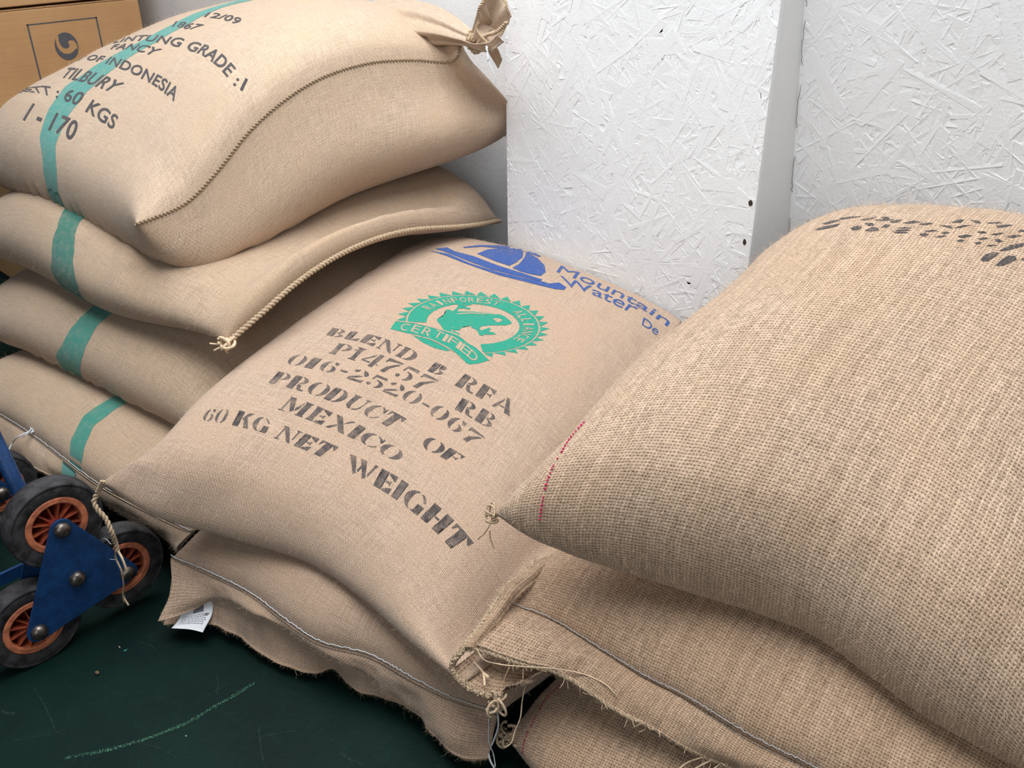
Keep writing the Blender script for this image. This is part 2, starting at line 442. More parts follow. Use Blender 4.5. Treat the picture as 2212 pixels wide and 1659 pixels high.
class Sack:
    """two burlap sheets joined along four seam lines and filled out"""
    def __init__(s, near, far, left, right, ht, hb, W=0.70, L=1.0, p=2.6, q=0.52, pv=None, qv=None, bt=(0, 0, 0, 0), bb=(0, 0, 0, 0),
                 bumps=(), bbumps=(), seed=0, wr=0.004, hf=None, ymax=None, gw=0.13, rnd=0):
        s.W, s.L = W, L
        N_ = catmull(near, 400); F_ = catmull(far, 400); L_ = catmull(left, 400); R_ = catmull(right, 400)
        ip = lambda C, t: np.stack([np.interp(t, np.linspace(0, 1, 400), C[:, k]) for k in range(3)], 1)
        Nc, Fc, Lc, Rc = ip(N_, US), ip(F_, US), ip(L_, VS), ip(R_, VS)
        u = US[:, None, None]; v = VS[None, :, None]
        S = ((1 - v) * Nc[:, None] + v * Fc[:, None] + (1 - u) * Lc[None] + u * Rc[None]
             - ((1 - u) * (1 - v) * Nc[0] + u * (1 - v) * Nc[-1] + (1 - u) * v * Fc[0] + u * v * Fc[-1]))
        uu, vv = np.meshgrid(US, VS, indexing='ij')
        pv = pv or p; qv = qv or q
        prof = lambda t, p, q: np.maximum(1 - np.abs(2 * t - 1) ** p, 0) ** q
        pill = prof(uu, p, q) * prof(vv, pv, qv)
        eu = unit(((Rc - Lc) * [1, 1, 0]))[None]; ev = unit(((Fc - Nc) * [1, 1, 0]))[:, None]
        g = lambda t: (t / gw) * np.exp(1 - t / gw)
        du, dv = np.minimum(uu, 1 - uu) * W, np.minimum(vv, 1 - vv) * L
        d = np.minimum(du, dv)
        edge = 1 - np.exp(-(d / 0.035) ** 2)
        def sheet(sign, h, b, bumps, sd):
            P = S.copy()
            P[..., 2] += sign * h * pill
            m = prof(vv, 2.5, .5); n = prof(uu, 2.5, .5)
            P += (-b[0] * g(uu) * m)[..., None] * eu + (b[1] * g(1 - uu) * m)[..., None] * eu
            P += (-b[2] * g(vv) * n)[..., None] * ev + (b[3] * g(1 - vv) * n)[..., None] * ev
            for bp in bumps:
                u0, v0, su, sv, vec = bp[:5]
                w = np.exp(-((uu - u0) / su) ** 2 - ((vv - v0) / sv) ** 2)
                if len(bp) > 5:   # a ridge turned by an angle
                    a = bp[5]; x = (uu - u0) * W; y = (vv - v0) * L
                    w = np.exp(-((x * math.cos(a) + y * math.sin(a)) / su) ** 2 - ((-x * math.sin(a) + y * math.cos(a)) / sv) ** 2)
                P += (w * edge)[..., None] * np.asarray(vec, float)
            # lumps of the filling and puckers along the seams
            lump = vnoise(uu * W * 9, vv * L * 9, sd) * 0.6 + vnoise(uu * W * 21, vv * L * 21, sd + 1) * 0.3
            P[..., 2] += wr * lump * edge
            puck_u = vnoise(vv * L * 26 + 3 * np.sin(vv * 9), uu * W * 5, sd + 2) * np.exp(-du / 0.06) * (1 - np.exp(-du / 0.012))
            puck_v = vnoise(uu * W * 26 + 3 * np.sin(uu * 9), vv * L * 5, sd + 3) * np.exp(-dv / 0.06) * (1 - np.exp(-dv / 0.012))
            P[..., 2] += wr * 0.9 * (puck_u + puck_v)
            return P
        s.T = sheet(1, ht, bt, bumps, seed * 10 + 1)
        s.B = sheet(-1, hb, bb, bbumps, seed * 10 + 6)
        if ymax is not None:
            for P in (s.T, s.B): P[..., 1] = np.minimum(P[..., 1], ymax + 0.06 * np.tanh((P[..., 1] - ymax) / 0.06) * (P[..., 1] > ymax) * 0.15)
        if hf is not None:
            low = hf(s.B[..., 0], s.B[..., 1]) + 0.003
            bz = np.maximum(s.B[..., 2], low); s.B[..., 2] = np.maximum(smooth2(bz, 6), low - .002)
            lowt = hf(s.T[..., 0], s.T[..., 1]) + 0.006
            s.T[..., 2] = np.maximum(s.T[..., 2], lowt)
        if rnd:   # the cloth turns softly round the near end instead of creasing at its seam
            K = 18; s.B[:, 0] = s.T[:, 0]
            strip = np.concatenate([s.B[:, K:0:-1], s.T[:, :K + 1]], 1); m_ = np.clip(np.minimum(US, 1 - US) / .12, 0, 1)[:, None, None]
            for _ in range(rnd):
                new = strip.copy(); new[:, 1:-1] = strip[:, 1:-1] * .5 + (strip[:, :-2] + strip[:, 2:]) * .25
                strip = strip * (1 - m_) + new * m_
            if hf is not None: strip[..., 2] = np.maximum(strip[..., 2], hf(strip[..., 0], strip[..., 1]) + .003)
            s.B[:, K:0:-1] = strip[:, :K]; s.T[:, :K + 1] = strip[:, K:]
        for sl_ in ((0, slice(None)), (-1, slice(None)), (slice(None), 0), (slice(None), -1)):
            s.B[sl_] = s.T[sl_]
        s.uu, s.vv = uu, vv
        fl = lambda P: P.reshape(-1, 3)
        idx = np.arange(NU * NV).reshape(NU, NV)
        top = np.stack([idx[:-1, :-1], idx[1:, :-1], idx[1:, 1:], idx[:-1, 1:]], -1).reshape(-1, 4)
        s.idx = idx
        ib = idx + NU * NV
        ib[0, :] = idx[0, :]; ib[-1, :] = idx[-1, :]; ib[:, 0] = idx[:, 0]; ib[:, -1] = idx[:, -1]
        bot = np.stack([ib[:-1, :-1], ib[:-1, 1:], ib[1:, 1:], ib[1:, :-1]], -1).reshape(-1, 4)
        s.verts = np.vstack([fl(s.T), fl(s.B)])
        s.faces = np.vstack([top, bot])
        s.topf = top
        def cloth(P):
            cu = np.concatenate([np.zeros((1, NV)), np.cumsum(np.linalg.norm(np.diff(P, axis=0), axis=2), axis=0)])
            cv = np.concatenate([np.zeros((NU, 1)), np.cumsum(np.linalg.norm(np.diff(P, axis=1), axis=2), axis=1)], 1)
            return np.stack([cu - cu[NU // 2] + .6, cv - cv[:, NV // 2][:, None] + .6], -1)
        s.UVg = cloth(s.T)
        cb = cloth(s.B); s.UVb = cb - np.stack([np.broadcast_to(cb[-1:, :, 0], (NU, NV)), np.broadcast_to(cb[:, :1, 1], (NU, NV))], -1) + [2.0, .3]
        uvt = s.UVg.reshape(-1, 2); uvb = s.UVb.reshape(-1, 2)
        ibu = np.stack([idx[:-1, :-1], idx[:-1, 1:], idx[1:, 1:], idx[1:, :-1]], -1).reshape(-1)
        s.uvs = np.vstack([uvt[top.ravel()], uvb[ibu] + [2.0, 0]])
        n_u = np.gradient(s.T, axis=0); n_v = np.gradient(s.T, axis=1)
        s.Nn = unit(np.cross(n_u, n_v))
        s.bvh = BVHTree.FromPolygons(s.verts.tolist(), s.faces.tolist())
    def border(s, which, sheet='T'):
        P = s.T
        return {'near': P[:, 0], 'far': P[:, -1], 'left': P[0], 'right': P[-1]}[which]
    def _ip(s, A, u, v):
        u = np.asarray(u, float); v = np.asarray(v, float)
        fu = np.interp(u, US, np.arange(NU)); fv = np.interp(v, VS, np.arange(NV))
        i = np.floor(fu).astype(int).clip(0, NU - 2); j = np.floor(fv).astype(int).clip(0, NV - 2)
        a = (fu - i)[..., None]; b = (fv - j)[..., None]
        return (A[i, j] * (1 - a) + A[i+1, j] * a) * (1 - b) + (A[i, j+1] * (1 - a) + A[i+1, j+1] * a) * b
    def point(s, u, v, off=0.0):
        return s._ip(s.T, u, v) + unit(s._ip(s.Nn, u, v)) * off
    def uv(s, px, py):
        """cloth position (0..1, 0..1) of the top sheet at a picture position"""
        d = Vector(ray(px, py)).normalized()
        loc, nor, fi, dist = s.bvh.ray_cast(Vector(EYE), d)
        if loc is None or fi >= len(s.topf): return None
        q = s.topf[fi]; P = s.verts[q]
        e1, e2 = P[1] - P[0], P[3] - P[0]; r = np.array(loc) - P[0]
        G = np.array([[e1 @ e1, e1 @ e2], [e1 @ e2, e2 @ e2]]); a, b = np.linalg.solve(G, [e1 @ r, e2 @ r])
        i, j = divmod(q[0], NV)
        return np.array([US[i] + a * (US[i+1] - US[i]), VS[j] + b * (VS[j+1] - VS[j])])
    def build(s, mat, label, root_xy=None, name='burlap_sack', group='coffee sacks'):
        c = s.verts.mean(0)
        s.root = thing(name, (c[0], c[1], s.verts[:, 2].min()), label, 'sack', group)
        s.body = mesh_obj('sack_body', s.verts, s.faces, mat, s.root, uv=s.uvs)
        s.mat = mat
        return s
    def cord(s, which, r, pitch, mat, name='seam_cord', a=0.0, b=1.0, off=0.0, strands=2):
        P = s.border(which); n = len(P); P = catmull(P[int(a * (n - 1)):int(b * (n - 1)) + 1], 160)
        P = P + np.array([0, 0, off])
        V, F = rope_geo(P, r, pitch, strands)
        return mesh_obj(name, V, F, mat, s.root)

def A(px, py, **k): return at(px, py, **k)
hf = HeightField()
# ---- left stack, from the floor up
L4 = Sack(near=[A(-130, 832, z=.14), A(0, 897, z=.15), A(90, 955, z=.155), A(210, 1045, z=.15), A(310, 1100, z=.14), A(415, 1150, z=.13)],
          far=[(-2.45, 1.55, .12), (-1.62, 1.50, .12)],
          left=[A(-130, 832, z=.14), (-2.35, 1.0, .12), (-2.45, 1.55, .12)],
          right=[A(415, 1150, z=.13), (-1.42, 1.0, .12), (-1.62, 1.50, .12)],
          ht=.12, hb=.12, seed=1, bt=(0, 0, .02, 0), hf=hf, L=1.0, W=.70)
hf.add(L4.T.reshape(-1, 3))
L3 = Sack(near=[(-2.55, .56, .20), (-2.0, .60, .23), (-1.7, .63, .24), (-1.42, .68, .24)],
          far=[(-2.6, 1.55, .32), (-1.66, 1.50, .34)],
          left=[(-2.55, .56, .20), (-2.6, 1.55, .32)],
          right=[(-1.42, .68, .24), (-1.5, 1.1, .30), (-1.66, 1.50, .34)],
          ht=.17, hb=.08, rnd=70, seed=2, bt=(.02, .02, .07, 0), bb=(0, 0, .03, 0), hf=hf, W=.92,
          bumps=[(.1, .1, .4, .4, (0, 0, -.02))])
hf.add(L3.T.reshape(-1, 3))
L2 = Sack(near=[(-2.62, .63, .37), (-2.2, .655, .40), (-1.8, .665, .41), A(490, 745, x=-1.44)],
          far=[(-2.7, 1.6, .50), (-2.0, 1.6, .52), A(1080, 478, y=1.56)],
          left=[(-2.62, .63, .37), (-2.7, 1.6, .50)],
          right=[A(490, 745, x=-1.44), A(560, 682, x=-1.44), A(640, 612, x=-1.455), A(720, 558, x=-1.47), A(800, 521, x=-1.48),
                 A(880, 499, x=-1.49), A(1000, 489, x=-1.50), A(1080, 478, y=1.56)],
          ht=.17, hb=.07, rnd=70, seed=3, p=3.0, q=.5, bt=(.02, .0, .07, .0), bb=(0, -.03, .02, 0), hf=hf, W=.95,
          bumps=[(.70, .30, .3, .34, (0, 0, -.055)), (.86, .55, .24, .42, (0, 0, -.085)), (.1, .1, .4, .4, (0, 0, -.02)), (.93, .93, .14, .12, (.02, 0, .035)), (.72, .12, .02, .16, (.0, -.006, .008), .5)])
hf.add(L2.T.reshape(-1, 3))
L1 = Sack(near=[(-2.56, .71, .59), (-2.2, .725, .59), (-1.9, .73, .59), A(290, 485, x=-1.66)],
          far=[(-2.6, 1.6, .765), (-2.1, 1.6, .84), (-1.8, 1.57, .865), A(1010, 80, y=1.42)],
          left=[(-2.56, .71, .59), (-2.66, 1.2, .695), (-2.6, 1.6, .765)],
          right=[A(290, 485, x=-1.66), A(400, 440, x=-1.645), A(470, 370, x=-1.635), A(540, 283, x=-1.63), A(620, 213, x=-1.625), A(700, 166, x=-1.62),
                 A(800, 136, x=-1.61), A(900, 130, x=-1.59), A(965, 134, x=-1.56), A(990, 118, y=1.40), A(998, 84, y=1.42)],
          ht=.15, hb=.30, rnd=50, seed=4, bt=(.02, .0, .03, .0), bb=(.02, .13, .03, .06), hf=hf, wr=.003, ymax=1.62, W=.92,
          bumps=[(.12, .12, .25, .16, (0, 0, .022)), (.90, .93, .05, .08, (0, 0, -.035)), (.80, .97, .06, .05, (0, 0, .02))],
          bbumps=[(.88, .86, .2, .2, (.08, .06, .0))])
L1.far_corner = L1.T[-1, -1]
hf2 = HeightField()
# ---- middle stack
M2 = Sack(near=[A(370, 1205, z=.125), A(450, 1240, z=.125), A(540, 1285, z=.12), A(620, 1345, z=.115), A(690, 1390, z=.11), A(800, 1420, z=.11), A(900, 1475, z=.11), A(980, 1515, z=.105), A(1075, 1545, z=.10)],
          far=[(-1.5, 1.46, .11), (-.85, 1.46, .11)],
          left=[A(370, 1205, z=.125), (-1.48, .95, .11), (-1.5, 1.46, .11)],
          right=[A(1075, 1545, z=.10), (-.70, 1.0, .10), (-.85, 1.46, .11)],
          ht=.13, hb=.11, seed=5, hf=hf2, p=2.8)
hf2.add(M2.T.reshape(-1, 3)); hf2.add(L3.T.reshape(-1, 3) * [1, 1, .92])
M1 = Sack(near=[A(215, 1045, z=.29), A(330, 1112, z=.25), A(470, 1150, z=.225), A(650, 1205, z=.21), A(780, 1290, z=.20), A(890, 1390, z=.195), A(1003, 1478, z=.20)],
          far=[A(925, 512, z=.41), A(1080, 545, z=.40), A(1280, 612, z=.395), A(1475, 688, z=.385)],
          left=[A(215, 1045, z=.29), A(330, 975, z=.33), A(440, 865, z=.36), A(600, 742, z=.38), A(760, 632, z=.40), A(925, 512, z=.41)],
          right=[A(1003, 1478, z=.20), (-.715, .85, .19), (-.82, 1.2, .28), A(1475, 688, z=.385)],
          ht=.11, hb=.09, seed=6, hf=hf2, p=2.6, bt=(0, .0, .01, 0), ymax=1.49, bumps=[(.98, .22, .12, .26, (-.015, 0, -.085)), (1.0, .45, .10, .3, (0, 0, -.05))])
# ---- right stack
hf3 = HeightField()
R3 = Sack(near=[A(1095, 1595, z=.06), A(1180, 1690, z=.06), (-.30, .72, .07), (.1, .80, .08)],
          far=[(-.75, 1.46, .08), (.0, 1.5, .08)],
          left=[A(1095, 1595, z=.06), A(1150, 1525, z=.07), A(1215, 1460, z=.09), (-.75, 1.46, .08)],
          right=[(.1, .80, .08), (.0, 1.5, .08)],
          ht=.12, hb=.07, seed=7, hf=hf3, p=3)
hf3.add(R3.T.reshape(-1, 3))
R2 = Sack(near=[A(1100, 1307, z=.24), A(1192, 1344, z=.24), A(1289, 1403, z=.235), A(1385, 1463, z=.23), A(1476, 1509, z=.23), A(1636, 1605, z=.225), (-.12, .83, .23), (.06, .86, .23)],
          far=[(-.78, 1.47, .30), (.02, 1.5, .30)],
          left=[A(1100, 1307, z=.24), A(1200, 1197, z=.26), (-.74, 1.15, .28), (-.78, 1.47, .30)],
          right=[(.06, .86, .23), (.02, 1.5, .30)],
          ht=.085, hb=.06, seed=8, hf=hf3, p=3)
hf3.add(R2.T.reshape(-1, 3)); hf3.add(M1.T.reshape(-1, 3) * [1, 1, .9])
R1 = Sack(near=[A(1062, 1112, z=.42), A(1108, 1165, z=.395), A(1190, 1216, z=.365), A(1400, 1285, z=.34), A(1700, 1392, z=.315), (-.18, .87, .305), (.02, .885, .305)],
          far=[A(1655, 572, y=1.44), (-.55, 1.49, .64), (-.2, 1.52, .66), (.02, 1.50, .64)],
          left=[A(1062, 1112, z=.42), A(1205, 1000, z=.46), A(1350, 850, z=.50), A(1500, 738, z=.535), A(1655, 572, y=1.44)],
          right=[(.02, .885, .305), (.02, 1.50, .64)],
          ht=.197, hb=.05, rnd=40, seed=9, hf=hf3, p=2.4, q=.5, bt=(.0, 0, .05, 0), bb=(0, 0, -.02, 0), ymax=1.5, bumps=[(.14, .84, .16, .16, (0, 0, .015)), (.3, .95, .3, .08, (0, 0, .004))])

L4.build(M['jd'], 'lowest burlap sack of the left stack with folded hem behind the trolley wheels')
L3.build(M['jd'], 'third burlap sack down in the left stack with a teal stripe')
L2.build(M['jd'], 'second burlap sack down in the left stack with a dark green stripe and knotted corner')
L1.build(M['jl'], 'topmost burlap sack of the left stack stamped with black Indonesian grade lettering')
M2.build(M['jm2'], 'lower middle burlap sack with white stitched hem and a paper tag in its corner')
M1.build(M['jm'], 'middle burlap sack printed with green frog seal, blue logo and black stencil lettering')
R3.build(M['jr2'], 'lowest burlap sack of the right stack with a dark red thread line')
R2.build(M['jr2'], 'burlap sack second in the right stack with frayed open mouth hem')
R1.build(M['jr'], 'large coarse burlap sack on top of the right stack with pink edge thread')

# ------------------------------------------------------------------ hems, seams, threads
def sheet(name, rows, mat, parent, n=70, m=14, thick=0.0022, rip=0.004, seed=0, uvo=(3.0, 0.0), a=0.0, b=1.0, off=0.0, label=None, sag=0.0):
    """cloth lofted through edge lines (each a list of points), with a little ripple and real thickness"""
    C = [catmull(r, 200) for r in rows]
    ss = np.linspace(a, b, n)
    C = np.stack([np.stack([np.interp(ss, np.linspace(0, 1, 200), c[:, k]) for k in range(3)], 1) for c in C])   # rows,n,3
    P = np.stack([catmull(C[:, i], m) for i in range(n)])             # n,m,3
    L = np.linalg.norm(np.diff(C[0], axis=0), axis=1).sum() / max(b - a, 1e-6)
    D = np.linalg.norm(P[:, -1] - P[:, 0], axis=1).mean()
    tt = np.linspace(0, 1, m)[None, :]; s_ = ss[:, None]
    w = vnoise(s_ * L * 16 + tt * 1.5, tt * 2 + s_ * 0, seed) + 0.5 * vnoise(s_ * L * 40, tt * 3 + s_ * 0, seed + 1)
    N = unit(np.cross(np.gradient(P, axis=0), np.gradient(P, axis=1)))
    if N[..., 2].mean() < 0: N = -N
    P = P + N * (rip * w * np.sin(tt * 1.7) + sag * np.sin(math.pi * tt) + off)[..., None]
    top = P.reshape(-1, 3); bot = (P - N * thick).reshape(-1, 3)
    idx = np.arange(n * m).reshape(n, m); k = n * m
    q = np.stack([idx[:-1, :-1], idx[1:, :-1], idx[1:, 1:], idx[:-1, 1:]], -1).reshape(-1, 4)
    ring = np.concatenate([idx[:, 0], idx[-1, 1:], idx[-2::-1, -1], idx[0, -2:0:-1]])
    side = np.stack([ring, np.roll(ring, -1), np.roll(ring, -1) + k, ring + k], -1)
    F = np.vstack([q, q[:, ::-1] + k, side])
    uv = np.stack([np.broadcast_to(s_ * L, (n, m)), np.broadcast_to(tt * D, (n, m))], -1).reshape(-1, 2) + uvo
    o = mesh_obj(name, np.vstack([top, bot]), F, mat, parent, uv=np.vstack([uv, uv]), label=label)
    if name in ('mouth_hem', 'hem_underlayer', 'side_fold'): HEMS.append((P, parent, 4000, .0052))
    return o, P

HEMS = []
def hem_fuzz():
    for P, parent, n, ln in HEMS:
        g_ = np.random.default_rng(n); i = g_.integers(0, P.shape[0] - 1, n); j = g_.integers(0, P.shape[1] - 1, n)
        e = g_.random(n) < .45; j[e] = P.shape[1] - 2          # the raw edge is the hairiest
        a = g_.random(n)[:, None]; b = g_.random(n)[:, None]; b[e] = 1
        q = (P[i, j] * (1 - a) + P[i + 1, j] * a) * (1 - b) + (P[i, j + 1] * (1 - a) + P[i + 1, j + 1] * a) * b
        d = unit(g_.normal(0, 1, (n, 3)) + [0, -.2, .15]); d2 = unit(d + g_.normal(0, .6, (n, 3))); l = (ln * g_.gamma(2.2, .45, n))[:, None]
        S_ = unit(np.cross(d, g_.normal(0, 1, (n, 3)))) * .00008
        q1 = q + d * l * .5; q2 = q1 + d2 * l * .5
        V = np.stack([q - S_, q + S_, q1 - S_, q1 + S_, q2 - S_ * .3, q2 + S_ * .3], 1).reshape(-1, 3); k = (np.arange(n) * 6)[:, None]
        mesh_obj('loose_fibres', V, np.concatenate([k + [0, 1, 3, 2], k + [2, 3, 5, 4]]).reshape(-1, 4), M['fibre'], parent, smooth=False, kind='stuff')
def PX(lst): return [A(p[0], p[1], z=p[2]) for p in lst]

def thread(name, pts, r, mat, parent, n=None, jit=0.0, label=None):
    P = catmull(pts, n or max(24, 12 * len(pts)))
    if jit: P = P + RNG.normal(0, jit, P.shape)
    V, F = tube_geo(P, r, 6)
    return mesh_obj(name, V, F, mat, parent, label=label)

def tufts(name, pts, n, ln, r, mat, parent, seed=0, down=0.4):
    """loose yarn ends along a line"""
    g = np.random.default_rng(seed); C = catmull(pts, 200); mb = MB()
    for i in range(n):
        p = C[g.integers(0, 200)]; d = unit(g.normal(0, 1, 3) - [0, 0, down]); l = ln * g.uniform(.4, 1.2)
        e = unit(d + g.normal(0, .5, 3))
        mb.tube(catmull([p, p + d * l * .5, p + d * l * .5 + e * l * .5], 7), r, 4)
    return mb.build(name, mat, parent, smooth=True, kind='stuff')

# left stack -----------------------------------------------------
nb = L4.border('near')
o, P = sheet('mouth_hem', [nb, PX([(-130, 905, .10), (22, 977, .105), (83, 1013, .11), (203, 1066, .11), (260, 1106, .10), (326, 1138, .10), (362, 1160, .09), (384, 1190, .085)])],
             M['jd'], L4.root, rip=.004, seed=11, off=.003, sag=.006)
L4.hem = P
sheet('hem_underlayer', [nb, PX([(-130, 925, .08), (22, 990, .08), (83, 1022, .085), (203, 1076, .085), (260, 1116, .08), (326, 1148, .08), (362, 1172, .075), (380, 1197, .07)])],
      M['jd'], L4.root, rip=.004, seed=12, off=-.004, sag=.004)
thread('closing_thread', nb + [0, 0, .004], .0008, M['thread'], L4.root, 160, .0004, label='white closing thread along the hem')
thread('string_tie', [A(18, 974, z=.13), A(26, 958, z=.14), A(40, 943, z=.165), A(58, 934, z=.17), A(70, 931, z=.168), A(66, 922, z=.172), A(68, 914, z=.178)], .0015, M['thread'], L4.root, label='white string knotted round the hem')
for i, q in enumerate(([A(48, 944, z=.165), A(57, 938, z=.172), A(70, 926, z=.172), A(72, 932, z=.168), A(60, 936, z=.168)],)):
    thread('string_knot', q, .0015, M['thread'], L4.root)

L2.cord('right', .0056, .018, M['cord'])
kp = L2.border('right')[0]
mb = MB(); g = np.random.default_rng(5)
for i in range(7):
    c = kp + g.normal(0, .005, 3) + [0.004, 0, .002]; a = g.uniform(0, 6.28); t = unit(g.normal(0, 1, 3)); s2 = unit(np.cross(t, g.normal(0, 1, 3))); r_ = g.uniform(.006, .013)
    mb.tube([c + r_ * (math.cos(k) * t + math.sin(k) * s2) for k in np.linspace(a, a + 5.2, 14)], .0030, 6)
for i in range(5):
    d = unit(g.normal(0, 1, 3) + [.3, -.3, -.2]); mb.tube(catmull([kp, kp + d * .012, kp + d * .026 + g.normal(0, .005, 3)], 8), .0017, 5)
mb.build('corner_knot', M['fibre'], L2.root, smooth=True)
L1.cord('right', .0034, .0075, M['cord_d'], a=0.0, b=.985, strands=1)

# middle stack ---------------------------------------------------
nb = M2.border('near')
up_edge = [(343, 1342, .055), (372, 1334, .06), (420, 1316, .065), (457, 1298, .075), (515, 1306, .085), (569, 1330, .09), (630, 1356, .09), (700, 1402, .085), (776, 1452, .07), (840, 1498, .055), (900, 1536, .045), (950, 1590, .04), (1000, 1636, .04), (1056, 1634, .045)]
low_edge = [(352, 1350, .03), (420, 1345, .035), (457, 1352, .035), (492, 1367, .035), (538, 1404, .03), (569, 1424, .028), (626, 1447, .025), (684, 1454, .025), (719, 1447, .03), (740, 1468, .028), (785, 1500, .025), (857, 1524, .025), (905, 1546, .022), (942, 1584, .02), (969, 1620, .02), (1000, 1646, .02), (1050, 1645, .025)]
c_a, c_b = catmull(nb, 60), catmull(PX(up_edge), 60); mid_r = (c_a + c_b) / 2
wl = np.exp(-np.linspace(0, 1, 60) / .06)[:, None]; mid_r = mid_r + wl * (A(374, 1266, z=.095) - mid_r[0])
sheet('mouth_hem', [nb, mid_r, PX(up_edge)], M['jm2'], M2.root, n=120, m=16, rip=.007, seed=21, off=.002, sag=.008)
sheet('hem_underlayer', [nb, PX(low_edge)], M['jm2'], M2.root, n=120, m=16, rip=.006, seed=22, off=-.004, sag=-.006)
thread('closing_thread', [p + np.array([0, 0, .007]) for p in nb], .0008, M['thread'], M2.root, 420, .0005, label='white closing thread along the hem')
thread('thread_end', [nb[-1] + [0, 0, .006], A(1076, 1548, z=.105), A(1076, 1570, z=.09), A(1066, 1600, z=.07), A(1056, 1625, z=.055), A(1060, 1645, z=.05), A(1072, 1665, z=.04)], .0015, M['thread'], M2.root, label='white thread end hanging at the corner')
thread('thread_end', [A(1054, 1527, z=.12), A(1056, 1560, z=.10), A(1056, 1600, z=.075), A(1066, 1630, z=.05), A(1070, 1655, z=.05)], .0009, M['thread'], M2.root)
# paper tag caught in the open corner
paper = plain('paper', (0.78, 0.80, 0.83), 0.6, nscale=40, namp=0.04)
grey_print = plain('grey_print', (0.16, 0.16, 0.18), 0.7, nscale=900, namp=0.5)
tag_rows = [PX([(395, 1318, .058), (425, 1305, .064), (459, 1288, .072)]), PX([(383, 1342, .047), (420, 1332, .05), (459, 1322, .056)]), PX([(370, 1357, .040), (412, 1360, .037), (438, 1366, .036)])]
tg, TP = sheet('paper_tag', tag_rows, paper, M2.root, n=24, m=16, thick=.0005, rip=.001, seed=23, label='white printed paper tag')
def on_tag(s_, t_): 
    i = min(int(s_ * 22), 22); j = min(int(t_ * 14), 14); a, b = s_ * 22 - i, t_ * 14 - j
    return (TP[i, j] * (1 - a) + TP[i+1, j] * a) * (1 - b) + (TP[i, j+1] * (1 - a) + TP[i+1, j+1] * a) * b + [0, 0, .0006]
mb = MB()
def mark(s0, s1, t0, t1): mb.add([on_tag(s0, t0), on_tag(s1, t0), on_tag(s1, t1), on_tag(s0, t1)], [(0, 1, 2, 3)])
mark(.42, .75, .10, .38)
for k in range(6):
    t0 = .46 + k * .07; x = .12
    while x < .9:
        w_ = g.uniform(.03, .10); mark(x, min(x + w_, .93), t0, t0 + .022); x += w_ + .02
mark(.80, .95, .47, .52)
mb.build('tag_print', grey_print, tg)

# cord hanging from the near corner of the printed sack
ya = .425
hang = [A(222, 1040, y=ya), A(212, 1062, y=ya), A(203, 1084, y=ya - .01), A(212, 1102, y=ya - .01), A(228, 1120, y=ya - .005), A(240, 1148, y=ya - .005), A(249, 1172, y=ya), A(254, 1192, y=ya)]
V, F = rope_geo(hang, .0042, .017, 2); mesh_obj('corner_cord', V, F, M['cord'], M1.root, label='plaited jute cord hanging from the corner')
thread('cord_end', [A(252, 1186, y=ya), A(262, 1202, y=ya), A(270, 1222, y=ya), A(274, 1236, y=ya)], .0021, M['fibre'], M1.root)
thread('cord_end', [A(251, 1186, y=ya), A(250, 1205, y=ya), A(262, 1232, y=ya), A(267, 1262, y=ya), A(268, 1290, y=ya), A(278, 1308, y=ya)], .0017, M['cord'], M1.root)
thread('cord_end', [A(267, 1262, y=ya), A(265, 1285, y=ya), A(268, 1300, y=ya)], .0012, M['cord'], M1.root)
thread('loose_thread', [A(250, 1209, y=ya), A(222, 1205, y=ya), A(206, 1190, y=ya), A(212, 1174, y=ya), A(228, 1164, y=ya), A(240, 1176, y=ya)], .0005, M['thread'], M1.root)

# right stack ----------------------------------------------------
nb = R2.border('near')
side = PX([(1200, 1200, .262), (1160, 1216, .262), (1133, 1243, .262), (1096, 1268, .26), (1078, 1293, .258), (1051, 1335, .252), (1032, 1362, .245), (1000, 1400, .235)])
up_edge = PX([(1004, 1400, .235), (1030, 1402, .235), (1064, 1412, .232), (1133, 1435, .225), (1188, 1446, .22), (1234, 1468, .215), (1298, 1510, .205), (1339, 1537, .20), (1408, 1570, .195), (1462, 1602, .19), (1522, 1632, .185), (1600, 1668, .18)]) + [np.array([-.10, .745, .18]), np.array([.06, .78, .18])]
low_edge = PX([(980, 1440, .215), (1000, 1472, .205), (1023, 1490, .20), (1055, 1500, .195), (1085, 1500, .19)]) + PX([(1105, 1478, .195), (1140, 1452, .205), (1240, 1474, .195), (1360, 1552, .18)]) + [np.array([-.30, .77, .165]), np.array([.06, .81, .165])]
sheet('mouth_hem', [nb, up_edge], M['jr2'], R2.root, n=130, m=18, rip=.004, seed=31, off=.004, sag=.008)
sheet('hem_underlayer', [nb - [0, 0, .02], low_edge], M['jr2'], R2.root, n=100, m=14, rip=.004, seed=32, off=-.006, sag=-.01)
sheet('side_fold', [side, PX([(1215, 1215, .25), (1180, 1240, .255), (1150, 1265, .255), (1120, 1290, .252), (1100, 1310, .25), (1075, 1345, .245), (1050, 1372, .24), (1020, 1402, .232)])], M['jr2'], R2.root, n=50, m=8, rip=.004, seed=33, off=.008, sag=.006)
thread('closing_thread', [p + np.array([0, 0, .008]) for p in nb], .00045, M['thread'], R2.root, 500, .0006)
for e, rr, nm in ((up_edge, .0042, 'frayed_edge'), (side, .0052, 'frayed_edge'), (PX([(1004, 1400, .237), (985, 1420, .23), (977, 1440, .215), (985, 1460, .208), (1000, 1474, .205), (1023, 1492, .20), (1055, 1502, .195), (1085, 1500, .19)]), .0045, 'frayed_edge')):
    V, F = rope_geo(catmull(e, 400), rr, .02, 3, 5, 12)
    V = np.array(V) + RNG.normal(0, .0006, (len(V), 3)); mesh_obj(nm, V, F, M['cord'], R2.root)
